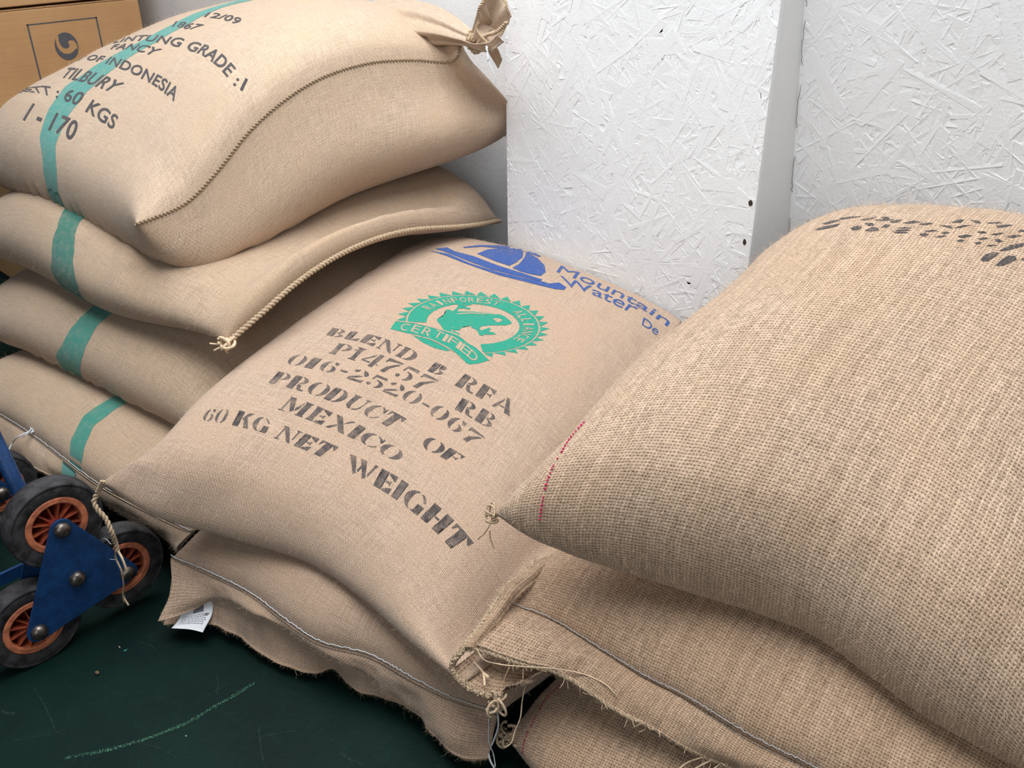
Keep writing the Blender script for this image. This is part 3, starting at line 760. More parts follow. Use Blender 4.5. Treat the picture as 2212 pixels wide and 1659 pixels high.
thread('loose_yarn', PX([(1030, 1402, .245), (1045, 1425, .24), (1080, 1435, .235), (1130, 1440, .235), (1185, 1443, .232), (1260, 1456, .228), (1310, 1480, .225), (1330, 1500, .222)]), .0009, M['fibre'], R2.root)
thread('loose_yarn', PX([(1175, 1448, .22), (1150, 1462, .20), (1134, 1485, .17), (1128, 1515, .15), (1124, 1550, .13), (1112, 1580, .11), (1104, 1605, .10), (1090, 1615, .095)]), .0011, M['fibre'], R2.root)
thread('loose_yarn', PX([(1100, 1442, .22), (1092, 1460, .20), (1086, 1478, .18), (1078, 1488, .17)]), .0009, M['fibre'], R2.root)
for a_, b_ in (((1043, 1452), (1047, 1482)), ((1043, 1452), (1056, 1464))):
    mb = MB(); p = PX([(a_[0], a_[1], .21)])[0]; q = PX([(b_[0], b_[1], .205)])[0]
    mb.tube(catmull([PX([(1024, 1430, .225)])[0], p, q], 14), np.linspace(.0006, .0024, 14), 6); mb.build('yarn_tassel', M['fibre'], R2.root, smooth=True)
mb = MB(); kp = PX([(1070, 1512, .19)])[0]
for i in range(8):
    t = unit(g.normal(0, 1, 3)); s2 = unit(np.cross(t, g.normal(0, 1, 3))); r_ = g.uniform(.004, .010); a = g.uniform(0, 6.28); c = kp + g.normal(0, .005, 3)
    mb.tube([c + r_ * (math.cos(k) * t * 1.4 + math.sin(k) * s2) for k in np.linspace(a, a + 5.6, 14)], .0020, 5)
mb.build('corner_knot', M['cord'], R2.root, smooth=True)
mb = MB(); kp = R1.T[0, 0]
for i in range(6):
    t = unit(g.normal(0, 1, 3)); s2 = unit(np.cross(t, g.normal(0, 1, 3))); r_ = g.uniform(.004, .009); a = g.uniform(0, 6.28); c = kp + g.normal(0, .004, 3)
    mb.tube([c + r_ * (math.cos(k) * t * 1.4 + math.sin(k) * s2) for k in np.linspace(a, a + 5, 12)], .0017, 5)
mb.build('corner_tuft', M['cord'], R1.root, smooth=True)
thread('loose_yarn', [kp, A(1062, 1125, z=.40), A(1048, 1150, z=.37), A(1032, 1165, z=.34)], .0010, M['fibre'], R1.root)
thread('loose_yarn', [A(1058, 1145, z=.37), A(1060, 1165, z=.34), A(1068, 1185, z=.32), A(1071, 1194, z=.315)], .0010, M['fibre'], R1.root)

def stitch_line(sack, px, mat, name, step=.0055, r=.0011, label=None, ln=.6):
    """yarn-long dashes lying on the cloth along a picture path"""
    q = [sack.uv(*p) for p in px]; q = [p for p in q if p is not None]
    C = catmull([sack.point(a, b, .0012) for a, b in q], 500)
    L = np.linalg.norm(np.diff(C, axis=0), axis=1).sum(); mb = MB(); n = int(L / step)
    for i in range(n):
        if RNG.random() < .12: continue
        k0 = i / n; k1 = k0 + ln * RNG.uniform(.7, 1.2) / n
        p = C[min(int(k0 * 499), 499)]; e = C[min(int(k1 * 499), 499)]
        mb.tube([p, (p + e) / 2 + [0, 0, .0006], e], [r * .5, r * RNG.uniform(.8, 1.5), r * .5], 5)
    return mb.build(name, mat, sack.root, smooth=True, label=label)
stitch_line(R1, [(1172, 1172), (1166, 1124), (1170, 1097), (1179, 1051), (1193, 1014), (1211, 982), (1234, 946), (1266, 909)], M['pink'], 'pink_thread', r=.0016, label='bright pink selvedge thread')
M['red'] = plain('red_thread', (0.40, 0.02, 0.07), 0.8, nscale=300, namp=0.3)
stitch_line(R3, [(1222, 1470), (1200, 1492), (1179, 1513), (1163, 1540), (1151, 1563), (1140, 1585), (1133, 1605), (1129, 1630), (1128, 1656)], M['red'], 'red_thread', label='dark red selvedge thread')
mb = MB(); kp = R3.T[0, 0]
for i in range(8):
    t = unit(g.normal(0, 1, 3)); s2 = unit(np.cross(t, g.normal(0, 1, 3))); r_ = g.uniform(.006, .012); a = g.uniform(0, 6.28); c = kp + g.normal(0, .006, 3)
    mb.tube([c + r_ * (math.cos(k) * t * 1.4 + math.sin(k) * s2) for k in np.linspace(a, a + 5, 12)], .0026, 5)
mb.build('corner_knot', M['cord'], R3.root, smooth=True)

# ------------------------------------------------------------------ stair-climbing hand truck
XP = -1.400                                  # outer plate
blue = NT('blue_enamel'); tc = blue.n('ShaderNodeTexCoord').outputs['Object']
cc = blue.mix(blue.ramp(blue.noise(tc, 40, 6, .7), .35, .7), (0.006, 0.035, 0.115, 1), (0.010, 0.060, 0.19, 1))
cc = blue.mix(blue.ramp(blue.noise(tc, 130, 5, .65), .66, .72), cc, (0.035, 0.022, 0.016, 1))
blue.put(blue.b.inputs['Base Color'], cc); blue.b.inputs['Roughness'].default_value = .45
blue.put(blue.b.inputs['Normal'], blue.bump(blue.noise(tc, 300, 4), .0006)); blue = blue.m
tyre_m = plain('tyre_rubber', (0.030, 0.029, 0.031), 0.75, nscale=45, namp=0.7, bump=.0005, bscale=200, spec=.35)
rim_m = plain('orange_rim', (0.52, 0.165, 0.080), 0.6, nscale=60, namp=0.35)
hub_m = plain('red_hub', (0.20, 0.022, 0.014), 0.55, nscale=60, namp=0.6)
spoke_m = plain('orange_red_spoke', (0.36, 0.075, 0.035), 0.55, nscale=60, namp=0.4)
bolt_m = plain('worn_bolt_steel', (0.16, 0.135, 0.12), 0.38, metal=0.85, nscale=120, namp=0.5)
hubs = [A(115, 1126, x=XP - .03), A(67, 1344, x=XP - .03), A(256, 1219, x=XP - .03)]
ctr = np.mean(hubs, 0)
truck = thing('hand_truck', (-1.58, ctr[1], 0.0), 'blue hand truck with clustered black rubber wheels and orange rims', 'hand truck')
def wheel(c):
    R_ = 0.079
    root = bpy.data.objects.new('wheel', None); root.empty_display_size = .02; root.location = np.array(c) - base(truck); link(root, truck)
    mb = MB()
    mb.lathe([(.051, -.016), (.056, -.020), (.070, -.022), (.077, -.019), (R_, -.012), (R_, .012), (.077, .019), (.0735, .0205), (.0725, .0190), (.070, .0205), (.056, .0185), (.051, .016)], c, 56)
    mb.build('tyre', tyre_m, root, smooth=True)
    mb = MB(); mb.lathe([(.0405, -.017), (.0405, .0165), (.0425, .018), (.0500, .018), (.0515, .0165), (.0515, -.017), (.0405, -.017)], c, 56)
    mb.build('rim', rim_m, root, smooth=False)
    mb = MB(); mb.lathe([(.005, -.003), (.0406, -.005), (.0406, -.010), (.005, -.010)], c, 40); mb.lathe([(.0, .02), (.013, .02), (.013, -.02), (.0, -.02)], c, 20)
    mb.build('hub', hub_m, root, smooth=False)
    for k in range(12):
        a = 2 * math.pi * (k + .3) / 12; mb = MB()
        Mx = np.array(Matrix.Rotation(a, 3, 'X'))
        mb.box(np.array(c) + Mx @ np.array([.006, .0265, 0]), (.014, .028, .0016), Mx); mb.build('spoke', spoke_m, root)
def rounded_tri(hs, r):
    pts = []; c = np.mean(hs, 0)
    ang = sorted(range(3), key=lambda i: math.atan2(hs[i][1] - c[1], hs[i][0] - c[0]))
    hs = [hs[i] for i in ang]
    for i in range(3):
        p, a, b = hs[i], hs[i-1], hs[(i+1) % 3]
        d0 = unit(p - a); d1 = unit(b - p); a0 = math.atan2(-d0[0], d0[1]) ; a1 = math.atan2(-d1[0], d1[1])
        a0 = math.atan2(d0[1], d0[0]) - math.pi / 2; a1 = math.atan2(d1[1], d1[0]) - math.pi / 2
        while a1 < a0: a1 += 2 * math.pi
        pts += [p + r * np.array([math.cos(t), math.sin(t)]) for t in np.linspace(a0, a1, 9)]
    return pts
def dome(c, r, h, name, parent):
    mb = MB(); mb.lathe([(r * 1.0, 0), (r * .97, h * .35), (r * .8, h * .75), (r * .45, h * .97), (0, h)], c, 24); return mb.build(name, bolt_m, parent, smooth=True)
FAR = np.array([-.42, -.06, 0.0])
for k in (0, 1):
    hs = [np.array(h) + FAR * k for h in hubs]
    for h in hs: wheel(h)
    for s_ in (1, -1):
        mb = MB(); x = XP + FAR[0] * k + (0 if s_ > 0 else -.062)
        mb.prism([tuple(p) for p in rounded_tri([h[1:] for h in hs], .019)], x, x + .004)
        mb.build('wheel_plate', blue, truck)
    for h in hs: dome((XP + FAR[0] * k + .004, h[1], h[2]), .0140, .011, 'bolt', truck)
    c_ = ctr + FAR * k; dome((XP + FAR[0] * k + .004, c_[1], c_[2]), .0140, .011, 'bolt', truck)
mb = MB(); mb.tube([ctr + [.025, 0, 0], ctr + FAR - [.03, 0, 0]], .011, 14); mb.build('axle', bolt_m, truck, smooth=True)
for k in (0, 1):
    sft = np.array([-.28, -.04, 0]) * k
    p0 = np.array([-1.50, ctr[1], ctr[2]]); p1 = A(38, 1052, x=-1.52); p2 = A(-3, 968, x=-1.55); d_ = p2 - p1; p3 = p2 + d_ * ((1.02 - p2[2]) / d_[2]); tops = globals().setdefault('rail_tops', []); tops.append(p3 + sft)
    mb = MB(); mb.tube(catmull([p0 + sft, p1 + sft, p2 + sft, p3 + sft], 40), .0135, 14); mb.build('frame_rail', blue, truck, smooth=True)
    mb = MB(); e1 = A(-70, 1285, x=-1.49); e0 = np.array([-1.49, ctr[1], ctr[2]]); v = unit(e1 - e0); up = np.array([0, 0, 1.0]); n_ = np.array([1.0, 0, 0])
    pts = [e0 + sft + n_ * a_ + up * b_ for a_ in (-.003, .003) for b_ in (-.011, .011)] + [e1 + sft + n_ * a_ + up * b_ for a_ in (-.003, .003) for b_ in (-.011, .011)]
    mb.add(pts, [(0, 1, 3, 2), (4, 6, 7, 5), (0, 4, 5, 1), (2, 3, 7, 6), (0, 2, 6, 4), (1, 5, 7, 3)]); mb.build('toe_bracket', blue, truck)

mb = MB(); mb.tube([rail_tops[0] + [.02, 0, 0], rail_tops[1] - [.02, 0, 0]], .0135, 14); mb.build('handle', blue, truck, smooth=True)

# ------------------------------------------------------------------ cardboard boxes behind the left stack
def card_mat():
    g_ = NT('cardboard'); tc_ = g_.n('ShaderNodeTexCoord').outputs['Object']
    f = g_.noise(tc_, 6, 5); st_ = g_.noise(g_.mapping(tc_, (1, 3, 260)), 1.0, 2)
    c_ = g_.mix(g_.ramp(f, .3, .7), (0.44, 0.245, 0.105, 1), (0.50, 0.29, 0.13, 1)); c_ = g_.mix(g_.math('MULTIPLY', g_.ramp(st_, .45, .6), .18), c_, (0.36, 0.2, 0.085, 1))
    g_.put(g_.b.inputs['Base Color'], c_); g_.b.inputs['Roughness'].default_value = .8; g_.put(g_.b.inputs['Normal'], g_.bump(st_, .0004)); return g_.m
card = card_mat(); tape_m = plain('box_tape', (0.42, 0.25, 0.12), .35, nscale=20, namp=.06)
boxprint = plain('box_print', (0.085, 0.085, 0.095), .7, nscale=200, namp=.15)
XB = -3.22
def carton(y0, y1, z0, z1, label, depth=.42, dx=0.0):
    t = thing('cardboard_box', (XB - depth / 2 + dx, (y0 + y1) / 2, z0), label, 'box', 'cartons stacked behind the sacks')
    x1 = XB + dx; x0 = x1 - depth; e = .004
    mb = MB(); mb.add([(x, y, z) for z in (z0, z1 - .002) for y in (y0, y1) for x in (x0, x1)], [(0, 2, 3, 1), (0, 1, 5, 4), (2, 6, 7, 3), (0, 4, 6, 2), (1, 3, 7, 5), (4, 5, 7, 6)])
    o = mb.build('box_body', card, t)
    bv = o.modifiers.new('edge', 'BEVEL'); bv.width = .004; bv.segments = 2
    for s_ in (0, 1):
        ya, yb_ = (y0, (y0 + y1) / 2 - .001) if s_ == 0 else ((y0 + y1) / 2 + .001, y1)
        mb = MB(); mb.box(((x0 + x1) / 2, (ya + yb_) / 2, z1 + .001), (depth, yb_ - ya, .004)); mb.build('top_flap', card, t)
    mb = MB(); mb.box(((x0 + x1) / 2, (y0 + y1) / 2, z1 + .0034), (depth, .05, .0006)); mb.build('tape', tape_m, t)
    return t
zt = A(105, 10, x=XB)[2]
ye = A(304, 30, x=XB)[1]
b1 = carton(ye - .62, ye, zt - .40, zt - .006, 'cardboard box printed with a round swirl logo inside a thin frame')
b2 = carton(ye - .62, ye + .01, zt + .004, zt + .40, 'upper plain cardboard box resting on the box with the swirl logo', dx=.008)
b3 = carton(ye - .64, ye - .005, max(zt - .81, .002), zt - .408, 'plain cardboard box under the one with the swirl logo', dx=.30)
# frame and swirl printed on the front
def face(px, py): p = A(px, py, x=XB); return p[1], p[2]
fy0, fz1 = face(57, 53); fy1, _ = face(208, 32); fz0 = fz1 - (fy1 - fy0) * 1.12
mb = MB(); w_ = .0035
for (ya, yb_, za, zb) in ((fy0, fy1, fz1 - w_, fz1), (fy0, fy1, fz0, fz0 + w_), (fy0, fy0 + w_ * 1.4, fz0, fz1), (fy1 - w_ * 1.4, fy1, fz0, fz1)):
    mb.box((XB + .0006, (ya + yb_) / 2, (za + zb) / 2), (.0008, yb_ - ya, zb - za))
mb.build('printed_frame', boxprint, b1)
lc = face(144, 100); lr = abs(face(170, 100)[0] - face(119, 100)[0]) / 2; lh = abs(face(144, 70)[1] - face(144, 131)[1]) / 2
mb = MB(); ring = [(lc[0] + lr * math.cos(t), lc[1] + lh * math.sin(t)) for t in np.linspace(0, 2 * math.pi, 48, endpoint=False)]
mb.prism(ring, XB + .0002, XB + .0010); lg = mb.build('printed_logo', boxprint, b1, label='dark round swirl logo')
def lpt(x, y): return (lc[0] + lr * x, lc[1] + lh * y)
sw = [(-.62, .88), (-.80, .55), (-.82, .1), (-.66, -.25), (-.38, -.48), (-.02, -.55), (.32, -.50), (.62, -.32), (.74, -.22), (.86, -.30), (.90, .02), (.72, .34), (.40, .40), (.18, .30), (.24, .12), (.22, -.05), (.08, -.14), (-.12, -.16), (-.36, -.06), (-.52, .18), (-.58, .48), (-.52, .80)]
mb = MB(); mb.prism([lpt(*p) for p in sw], XB + .0006, XB + .0014); mb.build('logo_swirl', card, lg)

# ------------------------------------------------------------------ printing on the cloth
def cut_grid(bm, step):
    for ax in (0, 1):
        vs_ = [v.co[ax] for v in bm.verts]
        if not vs_: return
        lo, hi = min(vs_), max(vs_); n = int((hi - lo) / step)
        for k in range(1, n + 1):
            co = [0, 0, 0]; co[ax] = lo + (hi - lo) * k / (n + 1); no = [0, 0, 0]; no[ax] = 1
            bmesh.ops.bisect_plane(bm, geom=bm.verts[:] + bm.edges[:] + bm.faces[:], plane_co=co, plane_no=no)

def polys_bm(polys):
    bm = bmesh.new()
    for p in polys:
        p = [q for i, q in enumerate(p) if np.hypot(*(np.array(q) - np.array(p[i-1]))) > 1e-6]
        try:
            f = bm.faces.new([bm.verts.new((q[0], q[1], 0)) for q in p])
        except ValueError: continue
    bmesh.ops.triangulate(bm, faces=bm.faces[:])
    return bm

def font_bm(text, spacing=1.0, bold=0.0):
    cu = bpy.data.curves.new('t', 'FONT'); cu.body = text; cu.space_character = spacing; cu.resolution_u = 4; cu.offset = bold
    o = bpy.data.objects.new('t', cu); COL.objects.link(o)
    dg = bpy.context.evaluated_depsgraph_get(); me = bpy.data.meshes.new_from_object(o.evaluated_get(dg))
    bm = bmesh.new(); bm.from_mesh(me); bpy.data.meshes.remove(me)
    bpy.data.objects.remove(o); bpy.data.curves.remove(cu)
    bmesh.ops.triangulate(bm, faces=bm.faces[:])
    bmesh.ops.remove_doubles(bm, verts=bm.verts[:], dist=1e-5)
    return bm

def normalise(bm, cap=None):
    c = np.array([v.co[:] for v in bm.verts]); lo = c.min(0); hi = c.max(0)
    for v in bm.verts: v.co.x = (v.co.x - lo[0]) / (hi[0] - lo[0]); v.co.y = (v.co.y - (lo[1] if cap is None else 0)) / ((hi[1] - lo[1]) if cap is None else cap)

class Print:
    """collects flat ink shapes laid on a sack's cloth; to_uv turns drawing coordinates into cloth coordinates"""
    def __init__(s, sack, off=.00045): s.k = sack; s.off = off; s.V = []; s.F = []; s.U = []
    def add(s, bm, to_uv, step):
        cut_grid(bm, step); bm.verts.index_update()
        uv = [to_uv(v.co.x, v.co.y) for v in bm.verts]; o = len(s.V)
        ok = [q is not None and -.0 <= q[0] <= 1 and 0 <= q[1] <= 1 for q in uv]
        for q, k_ in zip(uv, ok):
            if not k_: s.V.append(np.zeros(3)); s.U.append((0, 0)); continue
            s.V.append(s.k.point(q[0], q[1], s.off)); s.U.append(tuple(s.k._ip(s.k.UVg, q[0], q[1])))
        new = []; face_up = 0.0
        for f in bm.faces:
            i = [v.index for v in f.verts]
            if not all(ok[j] for j in i): continue
            a_, b_, c_ = (np.array(s.V[o + j]) for j in i[:3]); face_up += np.cross(b_ - a_, c_ - a_) @ s.k._ip(s.k.Nn, *uv[i[0]])
            new.append(tuple(j + o for j in i))
        s.F += new if face_up >= 0 else [q[::-1] for q in new]
        bm.free()
    def quad(s, bm, q, step=None):
        """q: picture positions of the drawing's bottom-left, bottom-right, top-right, top-left"""
        c = [s.k.uv(*p) for p in q]
        if any(x is None for x in c): print('print misses cloth', q); return
        w = np.hypot(*((c[1] - c[0]) * [s.k.W, s.k.L]))
        s.add(bm, lambda x, y: (c[0] * (1 - x) + c[1] * x) * (1 - y) + (c[3] * (1 - x) + c[2] * x) * y, step or min(.5, .009 / max(w, 1e-4)))
    def px(s, polys, step=14):
        s.add(polys_bm(polys), lambda x, y: s.k.uv(x, y), step)
    def build(s, name, mat, label=None):
        used = sorted({i for f in s.F for i in f}); mp = {i: k for k, i in enumerate(used)}
        return mesh_obj(name, [s.V[i] for i in used], [tuple(mp[i] for i in f) for f in s.F], mat, s.k.root, uv=[s.U[i] for i in used], label=label)

# a roman stencil alphabet: thick stems, hair-line joins left open
def arc(cx, cy, rx, ry, a0, a1, t0, t1=None, n=12):
    """crescent from angle a0 to a1 (degrees): thickness t0 at its ends, t1 at its middle"""
    t1 = t0 if t1 is None else t1; a = np.radians(np.linspace(a0, a1, n)); th = t0 + (t1 - t0) * np.sin(np.linspace(0, math.pi, n))
    return [(cx + rx * math.cos(q), cy + ry * math.sin(q)) for q in a] + [(cx + (rx - t) * math.cos(q), cy + (ry - t * .55) * math.sin(q)) for q, t in zip(a[::-1], th[::-1])]
def bar(x0, x1, y0=0., y1=1., sf=.05):
    return [(x0 - sf, y0), (x1 + sf, y0), (x1 + sf, y0 + .06), (x1, y0 + .1), (x1, y1 - .1), (x1 + sf, y1 - .06), (x1 + sf, y1), (x0 - sf, y1), (x0 - sf, y1 - .06), (x0, y1 - .1), (x0, y0 + .1), (x0 - sf, y0 + .06)]
def box_(x0, x1, y0, y1): return [(x0, y0), (x1, y0), (x1, y1), (x0, y1)]
def lean(xa, xb, w, y0=0., y1=1.): return [(xa, y0), (xa + w, y0), (xb + w, y1), (xb, y1)]
def arms(x, ys): return [[(x, y0), (x + w, y0), (x + w, y0 + h), (x + w - .05, y0 + h), (x + w - .12, y0 + .09), (x, y0 + .09)] if up else [(x, y0), (x, y0 - .09), (x + w - .12, y0 - .09), (x + w - .05, y0 - h), (x + w, y0 - h), (x + w, y0)] for (y0, w, h, up) in ys]
ST = {
 'I': (.34, [bar(.07, .27)]),
 'L': (.72, [bar(.07, .29)] + arms(.37, [(0, .33, .32, 1)])),
 'E': (.74, [bar(.07, .29), box_(.37, .53, .46, .55), [(.53, .38), (.58, .38), (.58, .63), (.53, .63)]] + arms(.37, [(0, .34, .32, 1), (1, .32, .3, 0)])),
 'F': (.70, [bar(.07, .29), box_(.37, .53, .44, .53), [(.53, .36), (.58, .36), (.58, .61), (.53, .61)]] + arms(.37, [(1, .30, .3, 0)])),
 'T': (.80, [bar(.29, .51, 0, 1, .05), [(.23, 1), (.23, .9), (.13, .9), (.07, .68), (.02, .68), (.02, 1)], [(.57, 1), (.57, .9), (.67, .9), (.73, .68), (.78, .68), (.78, 1)]]),
 'N': (.92, [box_(.10, .17, 0, .88), box_(.03, .25, 0, .07), [(.02, 1), (.27, 1), (.80, .02), (.72, 0), (.60, .06)], box_(.74, .81, .30, 1), box_(.66, .89, .93, 1)]),
 'M': (1.06, [box_(.10, .17, 0, .9), box_(.02, .26, 0, .07), [(.05, 1), (.30, 1), (.56, .22), (.47, .06)], [(.60, .18), (.70, .48), (.70, .9), (.56, .4)], bar(.76, .98)]),
 'W': (1.16, [[(.02, 1), (.26, 1), (.46, .12), (.36, 0)], [(.46, .3), (.52, .2), (.62, .7), (.57, .8)], [(.42, 1), (.66, 1), (.86, .12), (.76, 0)], [(.86, .3), (.92, .22), (1.10, 1), (1.0, 1)]]),
 'X': (.90, [[(.04, 1), (.30, 1), (.86, 0), (.60, 0)], [(.04, 0), (.20, 0), (.40, .34), (.34, .42)], [(.52, .58), (.58, .66), (.84, 1), (.68, 1)]]),
 'A': (.90, [[(.40, 1), (.54, 1), (.88, 0), (.60, 0)], [(.03, 0), (.16, 0), (.38, .72), (.34, .84)], box_(.27, .52, .26, .34)]),
 'K': (.90, [bar(.07, .29), [(.37, .52), (.44, .46), (.76, .93), (.84, 1), (.58, 1)], [(.46, .62), (.60, .70), (.90, 0), (.62, 0)]]),
 'H': (.90, [bar(.07, .28), bar(.62, .83), box_(.36, .54, .45, .55)]),
 'D': (.86, [bar(.07, .29), arc(.36, .5, .46, .5, -84, 84, .10, .25)]),
 'O': (.86, [arc(.46, .5, .42, .5, -78, 78, .10, .24), arc(.40, .5, .42, .5, 102, 258, .10, .24)]),
 '0': (.76, [arc(.40, .5, .34, .5, -76, 76, .09, .20), arc(.35, .5, .34, .5, 104, 256, .09, .20)]),
 'C': (.82, [arc(.44, .5, .42, .5, 96, 264, .10, .25), arc(.44, .5, .40, .5, 20, 80, .10, .13), arc(.44, .5, .40, .5, -82, -28, .09, .10), box_(.74, .80, .62, .96)]),
 'G': (.90, [arc(.44, .5, .42, .5, 96, 264, .10, .25), arc(.44, .5, .40, .5, 20, 80, .10, .13), arc(.44, .5, .40, .5, -82, -40, .09, .10), bar(.62, .82, .0, .46, .04)]),
 'U': (.86, [[(.04, 1), (.36, 1), (.36, .93), (.31, .9), (.31, .3), (.36, .14), (.40, .1), (.40, 0), (.26, .04), (.12, .18), (.09, .34), (.09, .9), (.04, .93)], [(.60, 1), (.84, 1), (.84, .93), (.76, .9), (.76, .3), (.66, .08), (.48, 0), (.48, .08), (.62, .16), (.69, .32), (.69, .9), (.60, .93)]]),
 'P': (.78, [bar(.07, .29), arc(.36, .72, .37, .28, -84, 84, .08, .20)]),
 'R': (.88, [bar(.07, .29), arc(.36, .73, .37, .27, -84, 84, .08, .20), [(.40, .40), (.56, .44), (.66, .16), (.74, .08), (.84, .12), (.84, .0), (.62, .0), (.50, .08)]]),
 'B': (.82, [bar(.07, .29), arc(.36, .76, .33, .24, -82, 82, .08, .18), arc(.36, .25, .40, .25, -82, 82, .08, .20)]),
 '1': (.50, [bar(.14, .34, 0, 1, .08), [(.02, .72), (.10, .70), (.10, .82), (.02, .78)]]),
 '4': (.78, [bar(.46, .66, 0, 1, .0), [(.02, .30), (.38, .88), (.38, .72), (.16, .38)], box_(.02, .40, .22, .31), box_(.70, .78, .22, .31)]),
 '7': (.74, [[(.04, 1), (.70, 1), (.70, .92), (.12, .80), (.10, .68), (.04, .68)], [(.54, .78), (.68, .84), (.44, .36), (.42, 0), (.20, 0), (.26, .40)]]),
 '5': (.74, [[(.10, 1), (.62, 1), (.66, .80), (.18, .84), (.16, .58), (.10, .58)], arc(.34, .32, .36, .32, -70, 96, .10, .20), [(.02, .22), (.10, .32), (.22, .24), (.18, .08), (.08, .1)]]),
 '2': (.76, [arc(.36, .70, .34, .30, -30, 80, .10, .22), [(.04, .76), (.10, .9), (.26, .97), (.24, .78), (.14, .68)], [(.56, .52), (.36, .30), (.04, .04), (.06, .22), (.40, .50)], [(.04, 0), (.70, 0), (.70, .26), (.62, .18), (.30, .14), (.16, .10)]]),
 '6': (.76, [arc(.40, .5, .36, .5, 110, 256, .10, .22), arc(.40, .31, .32, .31, -78, 80, .09, .19), [(.46, 1), (.46, .9), (.56, .72), (.68, .78), (.64, .94)]]),
 '-': (.44, [box_(.06, .38, .38, .52)]),
 ' ': (.45, []),
}
def stencil_bm(text):
    polys = []; x = 0
    for ch in text:
        w, ps = ST[ch]; polys += [[(p[0] * .92 + x, p[1]) for p in q] for q in ps]; x += w * .92 + .07
    return polys_bm([[(p[0] / (x - .07), p[1]) for p in q] for q in polys])

for txt, q in (
    ('BLEND', [(704, 724), (887, 784), (912, 765), (718, 708)]), ('B', [(922, 801), (952, 813), (975, 796), (940, 782)]), ('RFA', [(981, 832), (1102, 900), (1117, 872), (1004, 807)]),
    ('P14757', [(709, 763), (914, 847), (950, 823), (731, 741)]), ('RB', [(981, 884), (1060, 928), (1080, 902), (998, 859)]),
    ('016-2520-067', [(614, 786), (1022, 966), (1049, 946), (636, 764)]),
    ('PRODUCT', [(579, 827), (846, 927), (880, 906), (601, 802)]), ('OF', [(908, 966), (980, 1002), (1006, 988), (926, 940)]),
    ('MEXICO', [(599, 884), (852, 998), (878, 981), (626, 856)]),
    ('60', [(433, 908), (484, 916), (500, 884), (448, 884)]), ('KG', [(500, 918), (575, 937), (591, 908), (517, 886)]), ('NET', [(590, 945), (702, 991), (733, 967), (613, 918)]), ('WEIGHT', [(742, 1016), (984, 1198), (1024, 1174), (755, 981)])):
    pm = Print(M1); pm.quad(stencil_bm(txt), q); pm.build('stencil_lettering', M['ink_m'], 'black stencilled word ' + txt)

# green certification seal: drawn in its own disc, placed by a plane map
def homography(src, dst):
    Aq = []; 
    for (x, y), (X, Y) in zip(src, dst): Aq += [[x, y, 1, 0, 0, 0, -X * x, -X * y, -X], [0, 0, 0, x, y, 1, -Y * x, -Y * y, -Y]]
    h = np.linalg.svd(np.array(Aq))[2][-1].reshape(3, 3)
    def f(x, y): 
        q = h @ np.array([x, y, 1.0]); return q[0] / q[2], q[1] / q[2]
    return f
def crop6(x, y): return 840 + x * 360 / 2212, 610 + y * 360 / 2212
# directions on the disc (degrees) seen at these picture positions, on the thin ring line
ringpts = {180: (215, 520), 90: (1090, 172), 0: (1970, 600), 45: (1700, 290), 135: (480, 275), -45: (1800, 840)}
el = np.array([crop6(*p) for p in ringpts.values()])
# ellipse through the ring, used as the disc outline (unit radius)
def fit_affine(src, dst):
    S_ = np.c_[np.array(src), np.ones(len(src))]; X, *_ = np.linalg.lstsq(S_, np.array(dst), rcond=None); return lambda x, y: tuple(np.array([x, y, 1.0]) @ X)
disc = fit_affine([(math.cos(math.radians(a)), math.sin(math.radians(a))) for a in ringpts], el)
def disc_uv(x, y): return M1.uv(*disc(x, y))
def ringpoly(r0, r1, a0, a1, n=40):
    a = np.radians(np.linspace(a0, a1, n)); return [(r1 * math.cos(t), r1 * math.sin(t)) for t in a] + [(r0 * math.cos(t), r0 * math.sin(t)) for t in a[::-1]]
seal = Print(M1, .0006)
A0, A1 = -84, 180
for k in range(12):
    b0 = A0 + (A1 - A0) * k / 12; b1_ = A0 + (A1 - A0) * (k + 1) / 12
    seal.add(polys_bm([ringpoly(.70, .985, b0, b1_, 8)]), disc_uv, .09)
nT = 25
for k in range(nT):
    a = math.radians(A0 - 2 + (A1 - A0 + 2) * (k + .5) / nT); d = math.radians((A1 - A0) / nT / 2 * .98); tip = a + d * .5
    seal.add(polys_bm([[(1.012 * math.cos(a - d), 1.012 * math.sin(a - d)), (1.012 * math.cos(a), 1.012 * math.sin(a)), (1.012 * math.cos(a + d), 1.012 * math.sin(a + d)), (1.15 * math.cos(tip), 1.15 * math.sin(tip))]]), disc_uv, .09)
def c6(l): return [crop6(*p) for p in l]
body = c6([(755, 372), (800, 360), (850, 385), (1000, 388), (1150, 392), (1290, 410), (1400, 425), (1470, 425), (1540, 455), (1590, 495), (1640, 545), (1560, 570), (1460, 572), (1330, 572), (1220, 588), (1100, 578), (980, 570), (990, 600), (930, 612), (850, 600), (830, 640), (800, 715), (730, 640), (690, 570), (640, 515), (640, 490), (730, 475), (728, 430), (765, 400)])
toes = [c6([(850, 385), (905, 340), (925, 300), (880, 290), (950, 283), (1000, 298), (940, 318), (905, 388)]), c6([(935, 312), (1060, 282), (1110, 296), (1020, 316), (930, 330)]), c6([(925, 330), (1000, 322), (1090, 345), (1075, 362), (1000, 348), (930, 352)]),
        c6([(1100, 575), (1220, 588), (1195, 620), (1250, 648), (1260, 715), (1200, 702), (1180, 650), (1140, 620), (1095, 602)]), c6([(1235, 640), (1290, 618), (1335, 603), (1355, 622), (1318, 650), (1255, 668)]), c6([(1250, 665), (1320, 652), (1400, 668), (1418, 692), (1330, 697), (1255, 690)]),
        c6([(835, 600), (900, 602), (962, 620), (930, 638), (850, 640)]), c6([(815, 655), (870, 652), (945, 688), (930, 720), (860, 706), (800, 715)])]
